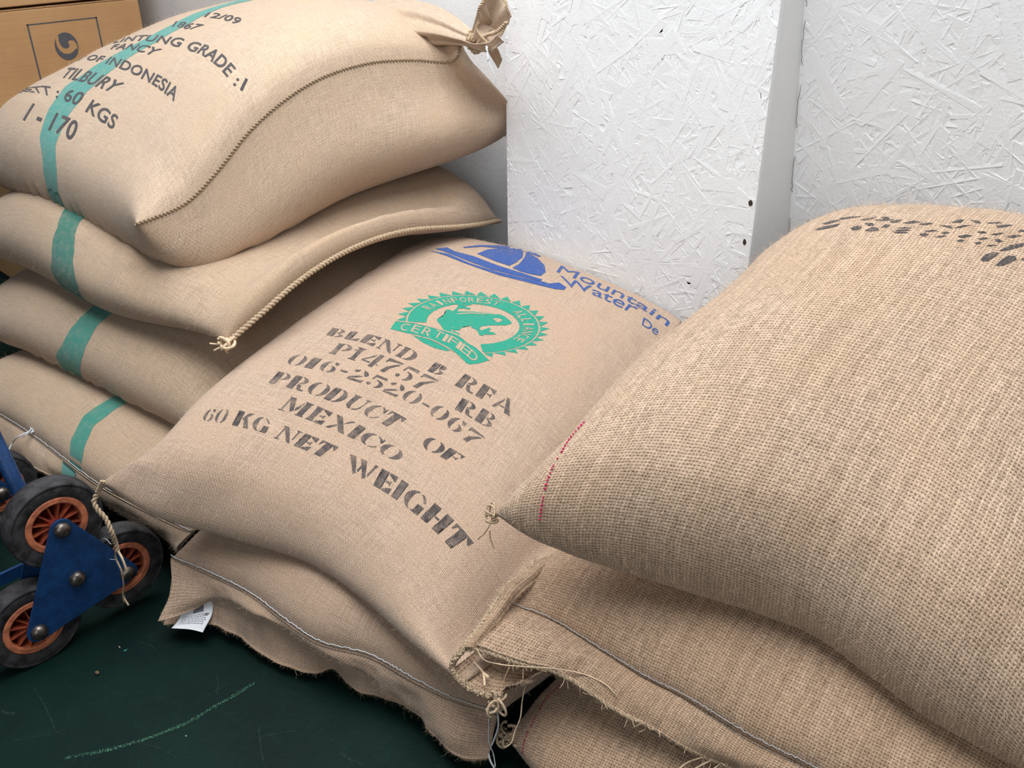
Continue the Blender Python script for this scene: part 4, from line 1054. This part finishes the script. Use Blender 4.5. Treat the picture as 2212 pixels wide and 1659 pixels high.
seal.px([body])
banner = c6([(90, 515), (200, 525), (330, 545), (470, 570), (600, 610), (740, 640), (880, 690), (960, 730), (1060, 810), (1160, 870), (1250, 950), (1330, 1035), (1200, 1075), (1080, 1092), (1030, 1075), (960, 1000), (880, 930), (780, 860), (640, 790), (520, 745), (400, 705), (260, 680), (140, 650), (20, 620), (60, 560)])
seal.px([banner])
seal.px([c6([(320, 705), (420, 722), (540, 765), (650, 815), (750, 865), (815, 910), (760, 912), (600, 870), (450, 800)])])
so = seal.build('seal_print', M['green'], 'round green seal with a frog, toothed rim and banner')
for grp in (toes[:3], toes[3:6], toes[6:]):
    limb = Print(M1, .0008)
    for pl_ in grp: limb.px([pl_])
    lo_ = limb.build('frog_foot', M['green']); lo_.parent = so
# unprinted cloth showing inside the green
bare = Print(M1, .0011)
def on_ring(text, a0, a1, r0, r1):
    n = len(text)
    for i, ch in enumerate(text):
        if ch == ' ': continue
        bm = font_bm(ch); normalise(bm); c = a0 + (a1 - a0) * (i + .5) / n; hw = abs(a1 - a0) / n * .38 * (.5 if ch == 'I' else 1)
        bare.add(bm, lambda x, y: disc_uv((r0 + (r1 - r0) * y) * math.cos(math.radians(c + hw - 2 * hw * x)), (r0 + (r1 - r0) * y) * math.sin(math.radians(c + hw - 2 * hw * x))), .34)
on_ring('RAINFOREST', 146, 58, .755, .92)
on_ring('ALLIANCE', 38, -42, .755, .92)
for ch, cx, cy, hx in (('C', 215, 598, 62), ('E', 365, 625, 62), ('R', 510, 662, 68), ('T', 660, 700, 60), ('I', 755, 742, 26), ('F', 850, 782, 62), ('I', 935, 838, 26), ('E', 1015, 895, 62), ('D', 1115, 980, 66)):
    bm = font_bm(ch); normalise(bm); sl_ = .22 + .62 * (cx - 215) / 900
    ax = np.array([hx, hx * sl_]) * .80; up = np.array([30, -44])
    cs = np.array([cx, cy])
    bare.quad(bm, [crop6(*(cs - ax - up)), crop6(*(cs + ax - up)), crop6(*(cs + ax + up)), crop6(*(cs - ax + up))], .34)
bare.px([c6([(1380, 485), (1440, 480), (1500, 495), (1505, 520), (1450, 535), (1410, 515)]), c6([(870, 428), (960, 412), (1100, 405), (1250, 415), (1330, 430), (1250, 428), (1100, 418), (960, 426)])])
for poly in ([(90, 508), (330, 535), (600, 600), (880, 680), (960, 720), (1060, 798), (1160, 855), (1260, 940), (1345, 1030), (1330, 1040), (1240, 950), (1150, 868), (1050, 812), (950, 732), (870, 692), (600, 612), (330, 547), (90, 520)], [(320, 700), (540, 748), (660, 800), (780, 862), (860, 920), (850, 925), (770, 872), (650, 810), (530, 758), (320, 708)]):
    bare.px([c6(poly)])
bo = bare.build('seal_lettering', M['jm'], 'unprinted cloth letters in the green seal')
bo.parent = so
# blue logo and lettering near the wall end
def crop5(x, y): return 680 + x * 800 / 2212, 480 + y * 800 / 2212
def c5(l): return [crop5(*p) for p in l]
blue_p = Print(M1, .0009)
blue_p.px([c5([(1262, 181), (1330, 215), (1372, 260), (1378, 300), (1350, 322), (1290, 312), (1230, 296), (1180, 274), (1222, 250), (1255, 208)])], 12)
blue_p.px([c5([(970, 190), (1030, 165), (1100, 157), (1180, 163), (1245, 178), (1240, 212), (1205, 240), (1162, 262), (1080, 235)])], 12)
blue_p.px([c5([(720, 160), (790, 152), (835, 175), (950, 205), (1100, 262), (1240, 305), (1360, 345), (1345, 352), (1200, 320), (1060, 285), (920, 235), (800, 185)])], 12)
blue_p.px([c5([(690, 172), (800, 190), (930, 248), (1100, 300), (1250, 335), (1370, 358), (1400, 368), (1460, 362), (1502, 390), (1490, 405), (1440, 402), (1300, 368), (1100, 318), (900, 248), (780, 200)])], 12)
blue_p.px([c5([(885, 150), (980, 138), (1100, 140), (1220, 155), (1300, 178), (1352, 205), (1340, 208), (1250, 178), (1150, 160), (1000, 148), (890, 155)])], 12)
for txt, q in (('Mountain', [(1202, 588), (1441, 706), (1453, 691), (1212, 574)]), ('Water', [(1219, 617), (1367, 678), (1385, 663), (1210, 596)]), ('De', [(1386, 702), (1418, 725), (1427, 710), (1390, 686)])):
    bm = font_bm(txt, .98); normalise(bm); blue_p.quad(bm, q)
blue_p.build('logo_print', M['blue'], 'blue sailing-dome logo and lettering')

# ---- top left sack: stripe and lettering
def stripe(sack, pairs, mat, label=None):
    """dyed warp yarns: runs along the top sheet and on round the near end underneath"""
    e = []
    for l_, r_ in pairs:
        a_, b_ = sack.uv(*l_), sack.uv(*r_)
        if a_ is not None and b_ is not None: e.append(((a_[1] + b_[1]) / 2, a_[0], b_[0]))
    e = np.array(sorted(e)); n = 120; V = []; U = []
    BN = -unit(np.cross(np.gradient(sack.B, axis=0), np.gradient(sack.B, axis=1)))
    rows = [(1, v) for v in np.linspace(.2, .004, 24)] + [(0, v) for v in np.linspace(0, 1, n)]
    for side_, v in rows:
        vq = -v if side_ else v
        uL, uR = np.interp(vq, e[:, 0], e[:, 1]), np.interp(vq, e[:, 0], e[:, 2])
        for k_, u in enumerate(np.linspace(uL, uR, 8)):
            u += .004 * vnoise(np.array([vq * 40.0]), np.array([k_ * .4]), 77)[0] if k_ in (0, 7) else 0
            if side_: V.append(sack._ip(sack.B, u, v) + unit(sack._ip(BN, u, v)) * .0006); U.append(sack._ip(sack.UVb, u, v))
            else: V.append(sack.point(u, v, .0006)); U.append(sack._ip(sack.UVg, u, v))
    F = [(i * 8 + j, i * 8 + j + 1, (i + 1) * 8 + j + 1, (i + 1) * 8 + j) for i in range(len(rows) - 1) for j in range(7)]
    return mesh_obj('stripe', V, F, mat, sack.root, uv=U, label=label)
stripe(L1, [((95, 355), (122, 365)), ((84, 300), (122, 310)), ((100, 243), (147, 253)), ((145, 185), (187, 200)), ((220, 133), (255, 142)), ((300, 92), (338, 90))], M['stripe'], 'faded teal stripe along the middle')
stripe(L2, [((130, 458), (181, 470)), ((118, 495), (170, 505)), ((108, 531), (165, 540)), ((110, 567), (163, 572)), ((119, 600), (166, 604))], M['stripe2'], 'dark green stripe along the middle')
stripe(L3, [((178, 680), (226, 690)), ((152, 712), (203, 716)), ((134, 748), (184, 752)), ((127, 784), (170, 790)), ((128, 815), (168, 820))], M['stripe3'], 'teal green stripe along the middle')
stripe(L4, [((172, 905), (212, 912)), ((159, 929), (199, 935)), ((153, 950), (187, 956)), ((150, 985), (180, 990))], M['stripe3'], 'teal green stripe along the middle')
sheet('hem_stripe', [L4.hem[:, 0], L4.hem[:, -1]], M['stripe'], L4.root, n=10, m=10, thick=.0004, rip=0, a=.600, b=.655, off=.0032, sag=.006)

def line(sack, word, q, prefix=''):
    """one stamped row: q frames its last word, earlier words run on to the left of it"""
    ext = lambda t: (lambda bm_: (np.array([v.co[:] for v in bm_.verts]), bm_.free())[0])(font_bm(t, 1.05, .018))
    cw = ext(word); w = np.ptp(cw[:, 0]); y0, y1 = cw[:, 1].min(), cw[:, 1].max()
    full = prefix + word; xr = ext(full)[:, 0].max(); pos = 0
    for tok in full.split(' '):
        end = full.index(tok, pos) + len(tok); pos = end
        ce = ext(full[:end])[:, 0].max(); bm = font_bm(tok, 1.05, .018); ct = max(v.co.x for v in bm.verts)
        for v in bm.verts: v.co.x = (v.co.x - ct + ce - (xr - w)) / w; v.co.y = (v.co.y - y0) / (y1 - y0)
        pr_ = Print(sack, .0010); pr_.quad(bm, q)
        if pr_.F: pr_.build('lettering', M['ink_l'])
line(L1, '12/09', [(440, 37), (511, 54), (525, 41), (452, 27)])
line(L1, '67', [(394, 62), (420, 65), (443, 54), (409, 49)], '18')
line(L1, 'GRADE', [(400, 107), (491, 168), (511, 148), (416, 88)], 'LINTUNG ')
line(L1, ':1', [(503, 184), (524, 198), (536, 172), (517, 162)])
line(L1, 'FANCY', [(238, 107), (330, 121), (352, 107), (249, 96)])
line(L1, 'INDONESIA', [(227, 138), (376, 220), (389, 193), (240, 123)], 'PRODUCT OF ')
line(L1, 'TILBURY', [(130, 168), (240, 200), (270, 181), (149, 147)])
line(L1, '60', [(137, 218), (167, 229), (188, 201), (146, 192)], 'NETT : ')
line(L1, 'KGS', [(184, 241), (244, 281), (258, 252), (201, 215)])
line(L1, '170', [(104, 282), (158, 305), (173, 264), (123, 243)], '1 - ')

# gathered, tied mouth of the top sack
ec = A(1030, 92, y=1.42)
neck = catmull([A(840, 66, y=1.52), A(915, 60, y=1.47), A(968, 68, y=1.43), A(1010, 83, y=1.40), A(1038, 91, y=1.395)], 40)
T_, N_, B_ = frames(neck); nt = 72; th = np.linspace(0, 2 * math.pi, nt + 1); V = []; U = []
sl = np.concatenate([[0], np.cumsum(np.linalg.norm(np.diff(neck, axis=0), axis=1))])
for i, p in enumerate(neck):
    k = i / 39; r = .085 * (1 - k) ** 1.15 + .012; cu_ = 0; last = None
    for t in th:
        rr = r * (1 + .20 * k * math.sin(6 * t + 1.2 + k) + .06 * k * math.sin(11 * t) + .07 * math.sin(2 * t + .5))
        q = p + rr * (math.cos(t) * N_[i] + math.sin(t) * B_[i] * .8); cu_ += 0 if last is None else np.linalg.norm(q - last); last = q
        V.append(q); U.append((3 + cu_ - math.pi * r, sl[i]))
F = [(i * (nt + 1) + j, i * (nt + 1) + j + 1, (i + 1) * (nt + 1) + j + 1, (i + 1) * (nt + 1) + j) for i in range(39) for j in range(nt)]
mesh_obj('gathered_neck', V, F, M['jl'], L1.root, uv=U)
rimc = A(1064, 40, y=1.385); toc = unit(EYE - rimc); rx_ = unit(np.cross(toc, [0, 0, 1])) * -1; ru = unit(np.cross(rx_, toc)) * 1.0
if ru[2] < 0: ru = -ru
rx_ = np.cross(ru, toc); ax_u = unit(ru * 1.0 + rx_ * .25); ax_r = np.cross(ax_u, toc)
apex = A(1030, 90, y=1.40)
def rim_pt(t, s_):
    r1 = .029 * (1 + .10 * math.sin(5 * t + 1) + .06 * math.sin(9 * t)); r2 = .046 * (1 + .07 * math.sin(4 * t))
    full = rimc + ax_r * r1 * math.cos(t) + ax_u * r2 * math.sin(t) + toc * (.010 * math.sin(3 * t))
    small = apex + (ax_r * .012 * math.cos(t) + ax_u * .013 * math.sin(t)) * (1 + .25 * math.sin(7 * t))
    e = s_ ** .75
    return small * (1 - e) + full * e
def cone(fn, n, m):
    V = [fn(2 * math.pi * j / n, i / (m - 1)) for i in range(m) for j in range(n)]
    F = [(i * n + j, i * n + (j + 1) % n, (i + 1) * n + (j + 1) % n, (i + 1) * n + j) for i in range(m - 1) for j in range(n)]
    return V, F, [(3 + j / n * .25, .2 + i / m * .1) for i in range(m) for j in range(n)]
V, F, U = cone(rim_pt, 72, 14); fr = mesh_obj('mouth_frill', V, F, M['jl'], L1.root, uv=U)
so_ = fr.modifiers.new('cloth', 'SOLIDIFY'); so_.thickness = .004; so_.offset = 0
def inner(t, s_):
    p = rim_pt(t, 1.0); q = rimc - toc * .035 + ax_r * .006 - ax_u * .012
    w = (1 - s_); d = w ** .6
    return q * (1 - d) + p * d + ax_r * .006 * math.sin(5 * t) * s_
V, F, U = cone(inner, 72, 8); mesh_obj('mouth_lining', V, F, M['jl'], L1.root, uv=U)
V, F = rope_geo([rim_pt(t, 1.02) for t in np.linspace(0.2, 2 * math.pi, 90)], .0030, .010, 2); mesh_obj('hem_roll', V, F, M['cord'], L1.root)
V, F = rope_geo(catmull([A(1030, 98, y=1.375), A(1042, 82, y=1.37), A(1056, 74, y=1.365), A(1070, 70, y=1.36), A(1084, 60, y=1.36), A(1094, 48, y=1.36)], 60), .0038, .012, 2); mesh_obj('hem_roll', V, F, M['cord'], L1.root)
T2, N2, B2 = T_[-3], N_[-3], B_[-3]
for k_, (o_, r_) in enumerate(((-.006, .019), (.001, .0205), (.008, .019))):
    pts = [neck[-2] + T2 * (o_ + .003 * math.sin(3 * t + k_)) + r_ * (1 + .12 * math.sin(4 * t + k_ * 2)) * (math.cos(t) * N2 + math.sin(t) * B2) for t in np.linspace(0, 6.1, 60)]
    V, F = rope_geo(pts, .0042, .014, 2); mesh_obj('gathered_hem', V, F, M['cord'], L1.root)
sheet('hem_tail', [[A(1012, 92, y=1.372), A(1032, 97, y=1.36), A(1054, 94, y=1.352), A(1082, 72, y=1.352)], [A(1010, 100, y=1.366), A(1034, 108, y=1.350), A(1058, 106, y=1.342), A(1084, 88, y=1.345)]], M['jl'], L1.root, n=50, m=12, rip=.012, seed=41, sag=.012)
sheet('hem_tail', [[A(1060, 98, y=1.40), A(1074, 104, y=1.41), A(1082, 122, y=1.42)], [A(1056, 112, y=1.42), A(1068, 130, y=1.43), A(1078, 146, y=1.44)]], M['jl'], L1.root, n=24, m=10, rip=.004, seed=42, sag=.006)
thread('tie_thread', [A(1050, 100, y=1.335), A(1053, 112, y=1.33), A(1055, 130, y=1.325)], .0022, M['thread'], L1.root, 20, .0006, label='white tie thread')
thread('tie_thread', [A(1055, 130, y=1.325), A(1062, 148, y=1.32), A(1069, 165, y=1.32), A(1071, 182, y=1.32)], .0007, M['thread'], L1.root)

# large sack on the right: half-seen black stencil strokes near the wall
def crop7(x, y): return 1720 + x * 492 / 2212, 440 + y * 492 / 2212
blot = [[(180, 250), (260, 225), (370, 205), (430, 195), (400, 220), (300, 245), (200, 262)], [(250, 195), (350, 165), (440, 155), (380, 180), (290, 205)], [(410, 145), (520, 128), (640, 124), (560, 140), (440, 155)],
        [(525, 240), (590, 215), (640, 225), (620, 250), (550, 262)], [(660, 190), (740, 188), (755, 212), (700, 218)], [(660, 265), (740, 228), (800, 240), (800, 262), (720, 272)], [(820, 232), (870, 203), (915, 207), (880, 235)],
        [(620, 158), (700, 145), (790, 125), (740, 150), (650, 165)], [(740, 160), (880, 150), (960, 158), (860, 170)], [(820, 132), (890, 130), (910, 148), (850, 150)], [(910, 175), (990, 158), (1030, 155), (990, 185), (930, 188)],
        [(960, 238), (1060, 228), (1130, 240), (1050, 245)], [(950, 258), (1080, 250), (1120, 262), (1000, 268)], [(930, 275), (1060, 275), (1090, 285), (980, 288)], [(1030, 190), (1140, 165), (1210, 182), (1100, 196)],
        [(1195, 300), (1250, 285), (1290, 300), (1260, 320), (1215, 318)], [(1240, 270), (1330, 255), (1380, 266), (1290, 275)], [(1330, 325), (1420, 310), (1470, 312), (1400, 332)], [(1405, 285), (1460, 272), (1490, 285), (1440, 300)],
        [(1180, 200), (1290, 188), (1330, 196), (1240, 212)], [(1390, 210), (1500, 220), (1520, 245), (1440, 225)], [(1530, 240), (1620, 210), (1700, 210), (1600, 235)], [(1500, 185), (1580, 158), (1640, 158), (1590, 188)],
        [(1565, 318), (1650, 302), (1720, 312), (1640, 332), (1590, 332)], [(1550, 362), (1600, 348), (1645, 358), (1580, 375)], [(1690, 160), (1770, 168), (1800, 190), (1740, 190)], [(1750, 275), (1820, 268), (1850, 285), (1790, 292)],
        [(1760, 342), (1830, 330), (1870, 340), (1800, 354)], [(1730, 380), (1780, 368), (1800, 385), (1750, 400)], [(1840, 188), (1960, 180), (2000, 190), (1900, 196)], [(1880, 300), (1980, 285), (2030, 285), (1940, 308)],
        [(1920, 350), (1970, 345), (2010, 370), (1960, 380)], [(1840, 410), (1910, 398), (1950, 405), (1880, 416)], [(1940, 215), (2060, 205), (2110, 210), (2010, 232), (1960, 238)], [(2040, 325), (2110, 305), (2190, 310), (2110, 335)],
        [(1965, 460), (2080, 405), (2215, 382), (2215, 410), (2100, 445), (2020, 462)], [(1785, 545), (1830, 500), (1900, 472), (1970, 478), (1930, 520), (1860, 560), (1810, 565)], [(1930, 605), (1990, 550), (2060, 505), (2130, 510), (2140, 545), (2070, 580), (2000, 605)], [(2150, 265), (2212, 255), (2212, 275), (2160, 278)], [(2180, 540), (2212, 530), (2212, 560)]]
for bl in blot:
    rp = Print(R1, .0006); rp.px([[crop7(*p) for p in bl]], 9)
    if rp.F: rp.build('stencil_stroke', M['ink_r'])

# ------------------------------------------------------------------ loose jute fibres
def fuzz(sack, n, ln, seed, r=.00018):
    g_ = np.random.default_rng(seed); a = g_.random(n); V = []; F = []
    Tn = sack.T.reshape(-1, 3); Nn = sack.Nn.reshape(-1, 3); Bv = sack.B.reshape(-1, 3)
    bu = np.gradient(sack.B, axis=0); bv_ = np.gradient(sack.B, axis=1); BN = -unit(np.cross(bu, bv_)).reshape(-1, 3)
    u = g_.random(n); v = g_.random(n)
    P = sack.point(u, v); N = unit(sack._ip(sack.Nn, u, v))
    low = a < .3
    P[low] = sack._ip(sack.B, u[low], v[low]); N[low] = unit(sack._ip(BN.reshape(NU, NV, 3), u[low], v[low]))
    D = unit(N * .55 + g_.normal(0, .75, (n, 3))); D += N * np.maximum(0, .15 - (D * N).sum(1, keepdims=True)); D = unit(D)
    E_ = unit(D + g_.normal(0, .6, (n, 3)) + N * .15)
    l = (ln * g_.gamma(2.2, .45, n))[:, None]
    q0 = P - N * .0005; q1 = P + D * l * .5; q2 = q1 + E_ * l * .5
    S_ = unit(np.cross(D, N + g_.normal(0, .2, (n, 3))) + 1e-6) * r
    V = np.stack([q0 - S_, q0 + S_, q1 - S_ * .8, q1 + S_ * .8, q2 - S_ * .3, q2 + S_ * .3], 1).reshape(-1, 3)
    k = (np.arange(n) * 6)[:, None]
    F = np.concatenate([k + [0, 1, 3, 2], k + [2, 3, 5, 4]]).reshape(-1, 4)
    return mesh_obj('loose_fibres', V, F, M['fibre'], sack.root, smooth=False, kind='stuff')
for sk, n, ln, r in ((L1, 30000, .0055, .00010), (L2, 24000, .0055, .00010), (L3, 16000, .006, .00010), (L4, 10000, .006, .00010), (M1, 36000, .006, .00010), (M2, 14000, .007, .00011), (R1, 36000, .0085, .00012), (R2, 16000, .009, .00012), (R3, 9000, .009, .00012)):
    fuzz(sk, n, ln, int(n + ln * 1e5), r)
hem_fuzz()
tufts('frayed_yarns', [p for p in up_edge[:12]], 130, .018, .0005, M['fibre'], R2.root, 3)
tufts('frayed_yarns', side, 90, .016, .0005, M['fibre'], R2.root, 4)
yb_ = PX([(1530, 1632, .19), (1480, 1650, .17), (1465, 1640, .17)])
for k in range(7):
    o_ = np.array([.01 * k, .006 * k, 0]); thread('yarn_fringe', [yb_[0] + o_, yb_[1] + o_ * 1.4 + RNG.normal(0, .004, 3), yb_[2] + o_ * 1.2 + [0, -.012, -.02] + RNG.normal(0, .006, 3)], .0011, M['fibre'], R2.root)

# ------------------------------------------------------------------ floor marks and crumbs
def floor_mark(name, pts, w, mat, seed, dens=.75, n=220):
    C = catmull([A(p[0], p[1], z=.0) for p in pts], n); T = unit(np.gradient(C, axis=0)); Q = np.cross(T, [0, 0, 1.0]); g_ = np.random.default_rng(seed); mb = MB()
    for i in range(n - 1):
        for r_ in range(3):
            if g_.random() > dens * (.55 + .45 * math.sin(math.pi * i / n)): continue
            a = g_.uniform(-.5, .5) * w; b = a + g_.uniform(.12, .5) * w; z_ = .0006 + .00002 * r_
            e0 = C[i] + Q[i] * a; e1 = C[min(i + g_.integers(1, 3), n - 1)] + Q[i] * (a + g_.normal(0, .1) * w)
            mb.add([e0 + [0, 0, z_], e1 + [0, 0, z_], e1 + Q[i] * (b - a) + [0, 0, z_], e0 + Q[i] * (b - a) * .8 + [0, 0, z_]], [(0, 1, 2, 3)])
    return mb.build(name, mat, floor, kind='stuff')
sc_m = plain('pale_green_scratch', (0.035, 0.125, 0.075), .7, nscale=120, namp=.5); sc_d = plain('dull_green_scratch', (0.007, 0.028, 0.022), .7, nscale=120, namp=.5); sc_t = plain('teal_paint_chip', (0.03, 0.26, 0.20), .6, nscale=60, namp=.4)
floor_mark('scratch', [(140, 1637), (200, 1626), (260, 1612), (330, 1590), (400, 1563), (450, 1534), (500, 1505), (550, 1475)], .0058, sc_m, 1, .5, 520)
for i, (pts, w) in enumerate(([[(560, 1570), (562, 1600), (572, 1659)], .0022], [[(545, 1595), (600, 1585), (645, 1577)], .002], [[(70, 1480), (100, 1530), (125, 1590)], .0018], [[(0, 1535), (20, 1540), (34, 1542)], .006], [[(440, 1508), (470, 1490), (490, 1478)], .0016], [[(300, 1385), (325, 1395), (340, 1405)], .0016],
                              [[(320, 1310), (300, 1313), (282, 1308)], .0012], [[(30, 1600), (90, 1590), (140, 1578)], .0018], [[(735, 1625), (755, 1640), (790, 1655)], .003], [[(300, 1605), (350, 1620), (400, 1650)], .0016], [[(470, 1460), (472, 1480), (468, 1500)], .002], [[(150, 1625), (175, 1610), (200, 1600)], .0016])):
    floor_mark('scratch', pts, w, sc_d, 20 + i, .6, 80)
def crumb(name, px, py, r, mat, label, cat, sq=(1, 1, .7), seed=0):
    c = A(px, py, z=r * sq[2] * .8); g_ = np.random.default_rng(seed); bm = bmesh.new(); bmesh.ops.create_icosphere(bm, subdivisions=2, radius=r)
    for v in bm.verts: v.co = Vector((v.co.x * sq[0], v.co.y * sq[1], v.co.z * sq[2])) * (1 + g_.normal(0, .07))
    V = [np.array(v.co) + c for v in bm.verts]; F = [tuple(v.index for v in f.verts) for f in bm.faces]; bm.free()
    lo = min(p[2] for p in V); V = [p - [0, 0, lo - .0002] for p in V]
    o = mesh_obj(name, V, F, mat); o['label'] = label; o['category'] = cat; return o
bean_m = plain('coffee_bean', (0.14, 0.085, 0.05), .6, nscale=300, namp=.4)
crumb('coffee_bean', 210, 1454, .0042, bean_m, 'small brown coffee bean lying on the green floor', 'bean', (1, .85, .75), 1)
crumb('splinter', 258, 1398, .0028, plain('pale_splinter', (.5, .42, .3), .7), 'tiny pale splinter on the green floor beside a teal chip', 'splinter', (1.2, .3, .3), 2)
crumb('paint_chip', 271, 1405, .0030, sc_t, 'small teal paint chip on the green floor', 'paint chip', (.5, 1.2, .2), 3)
crumb('grit', 402, 1590, .0012, plain('pale_grit', (.5, .5, .45), .7), 'tiny pale speck of grit beside the long floor scratch', 'grit', (1, 1, .6), 4)

# screw holes and nail heads in the boards
hole_m = plain('rusty_hole', (0.045, 0.028, 0.022), .7, nscale=400, namp=.4)
for (px, py, w, h) in ((1622, 438, .0045, .007), (1609, 522, .004, .006), (1091, 289, .004, .005)):
    c = A(px, py, y=PANEL_Y if px > 1100 else WALL_Y); mb = MB(); n = 10; ring = [(c[0] + w * math.cos(t) * RNG.uniform(.7, 1.1), c[1] - .0017, c[2] + h * math.sin(t) * RNG.uniform(.7, 1.1)) for t in np.linspace(0, 6.28, n, endpoint=False)]
    mb.add(ring + [(p[0], c[1], p[2]) for p in ring], [tuple(range(n))] + [(i, (i + 1) % n, n + (i + 1) % n, n + i) for i in range(n)]); mb.build('screw_hole', hole_m, wall)
# hairline crack where the stud meets the next board
ck = [A(1742 + 2 * math.sin(k * 1.7) - 39 * k / 14, 530 * k / 14 - 8, x=PX1 + .0035) for k in range(15)]
V, F = tube_geo(catmull(ck, 140) + RNG.normal(0, .0007, (140, 3)), .0004, 5); mesh_obj('paint_crack', V, F, hole_m, wall)
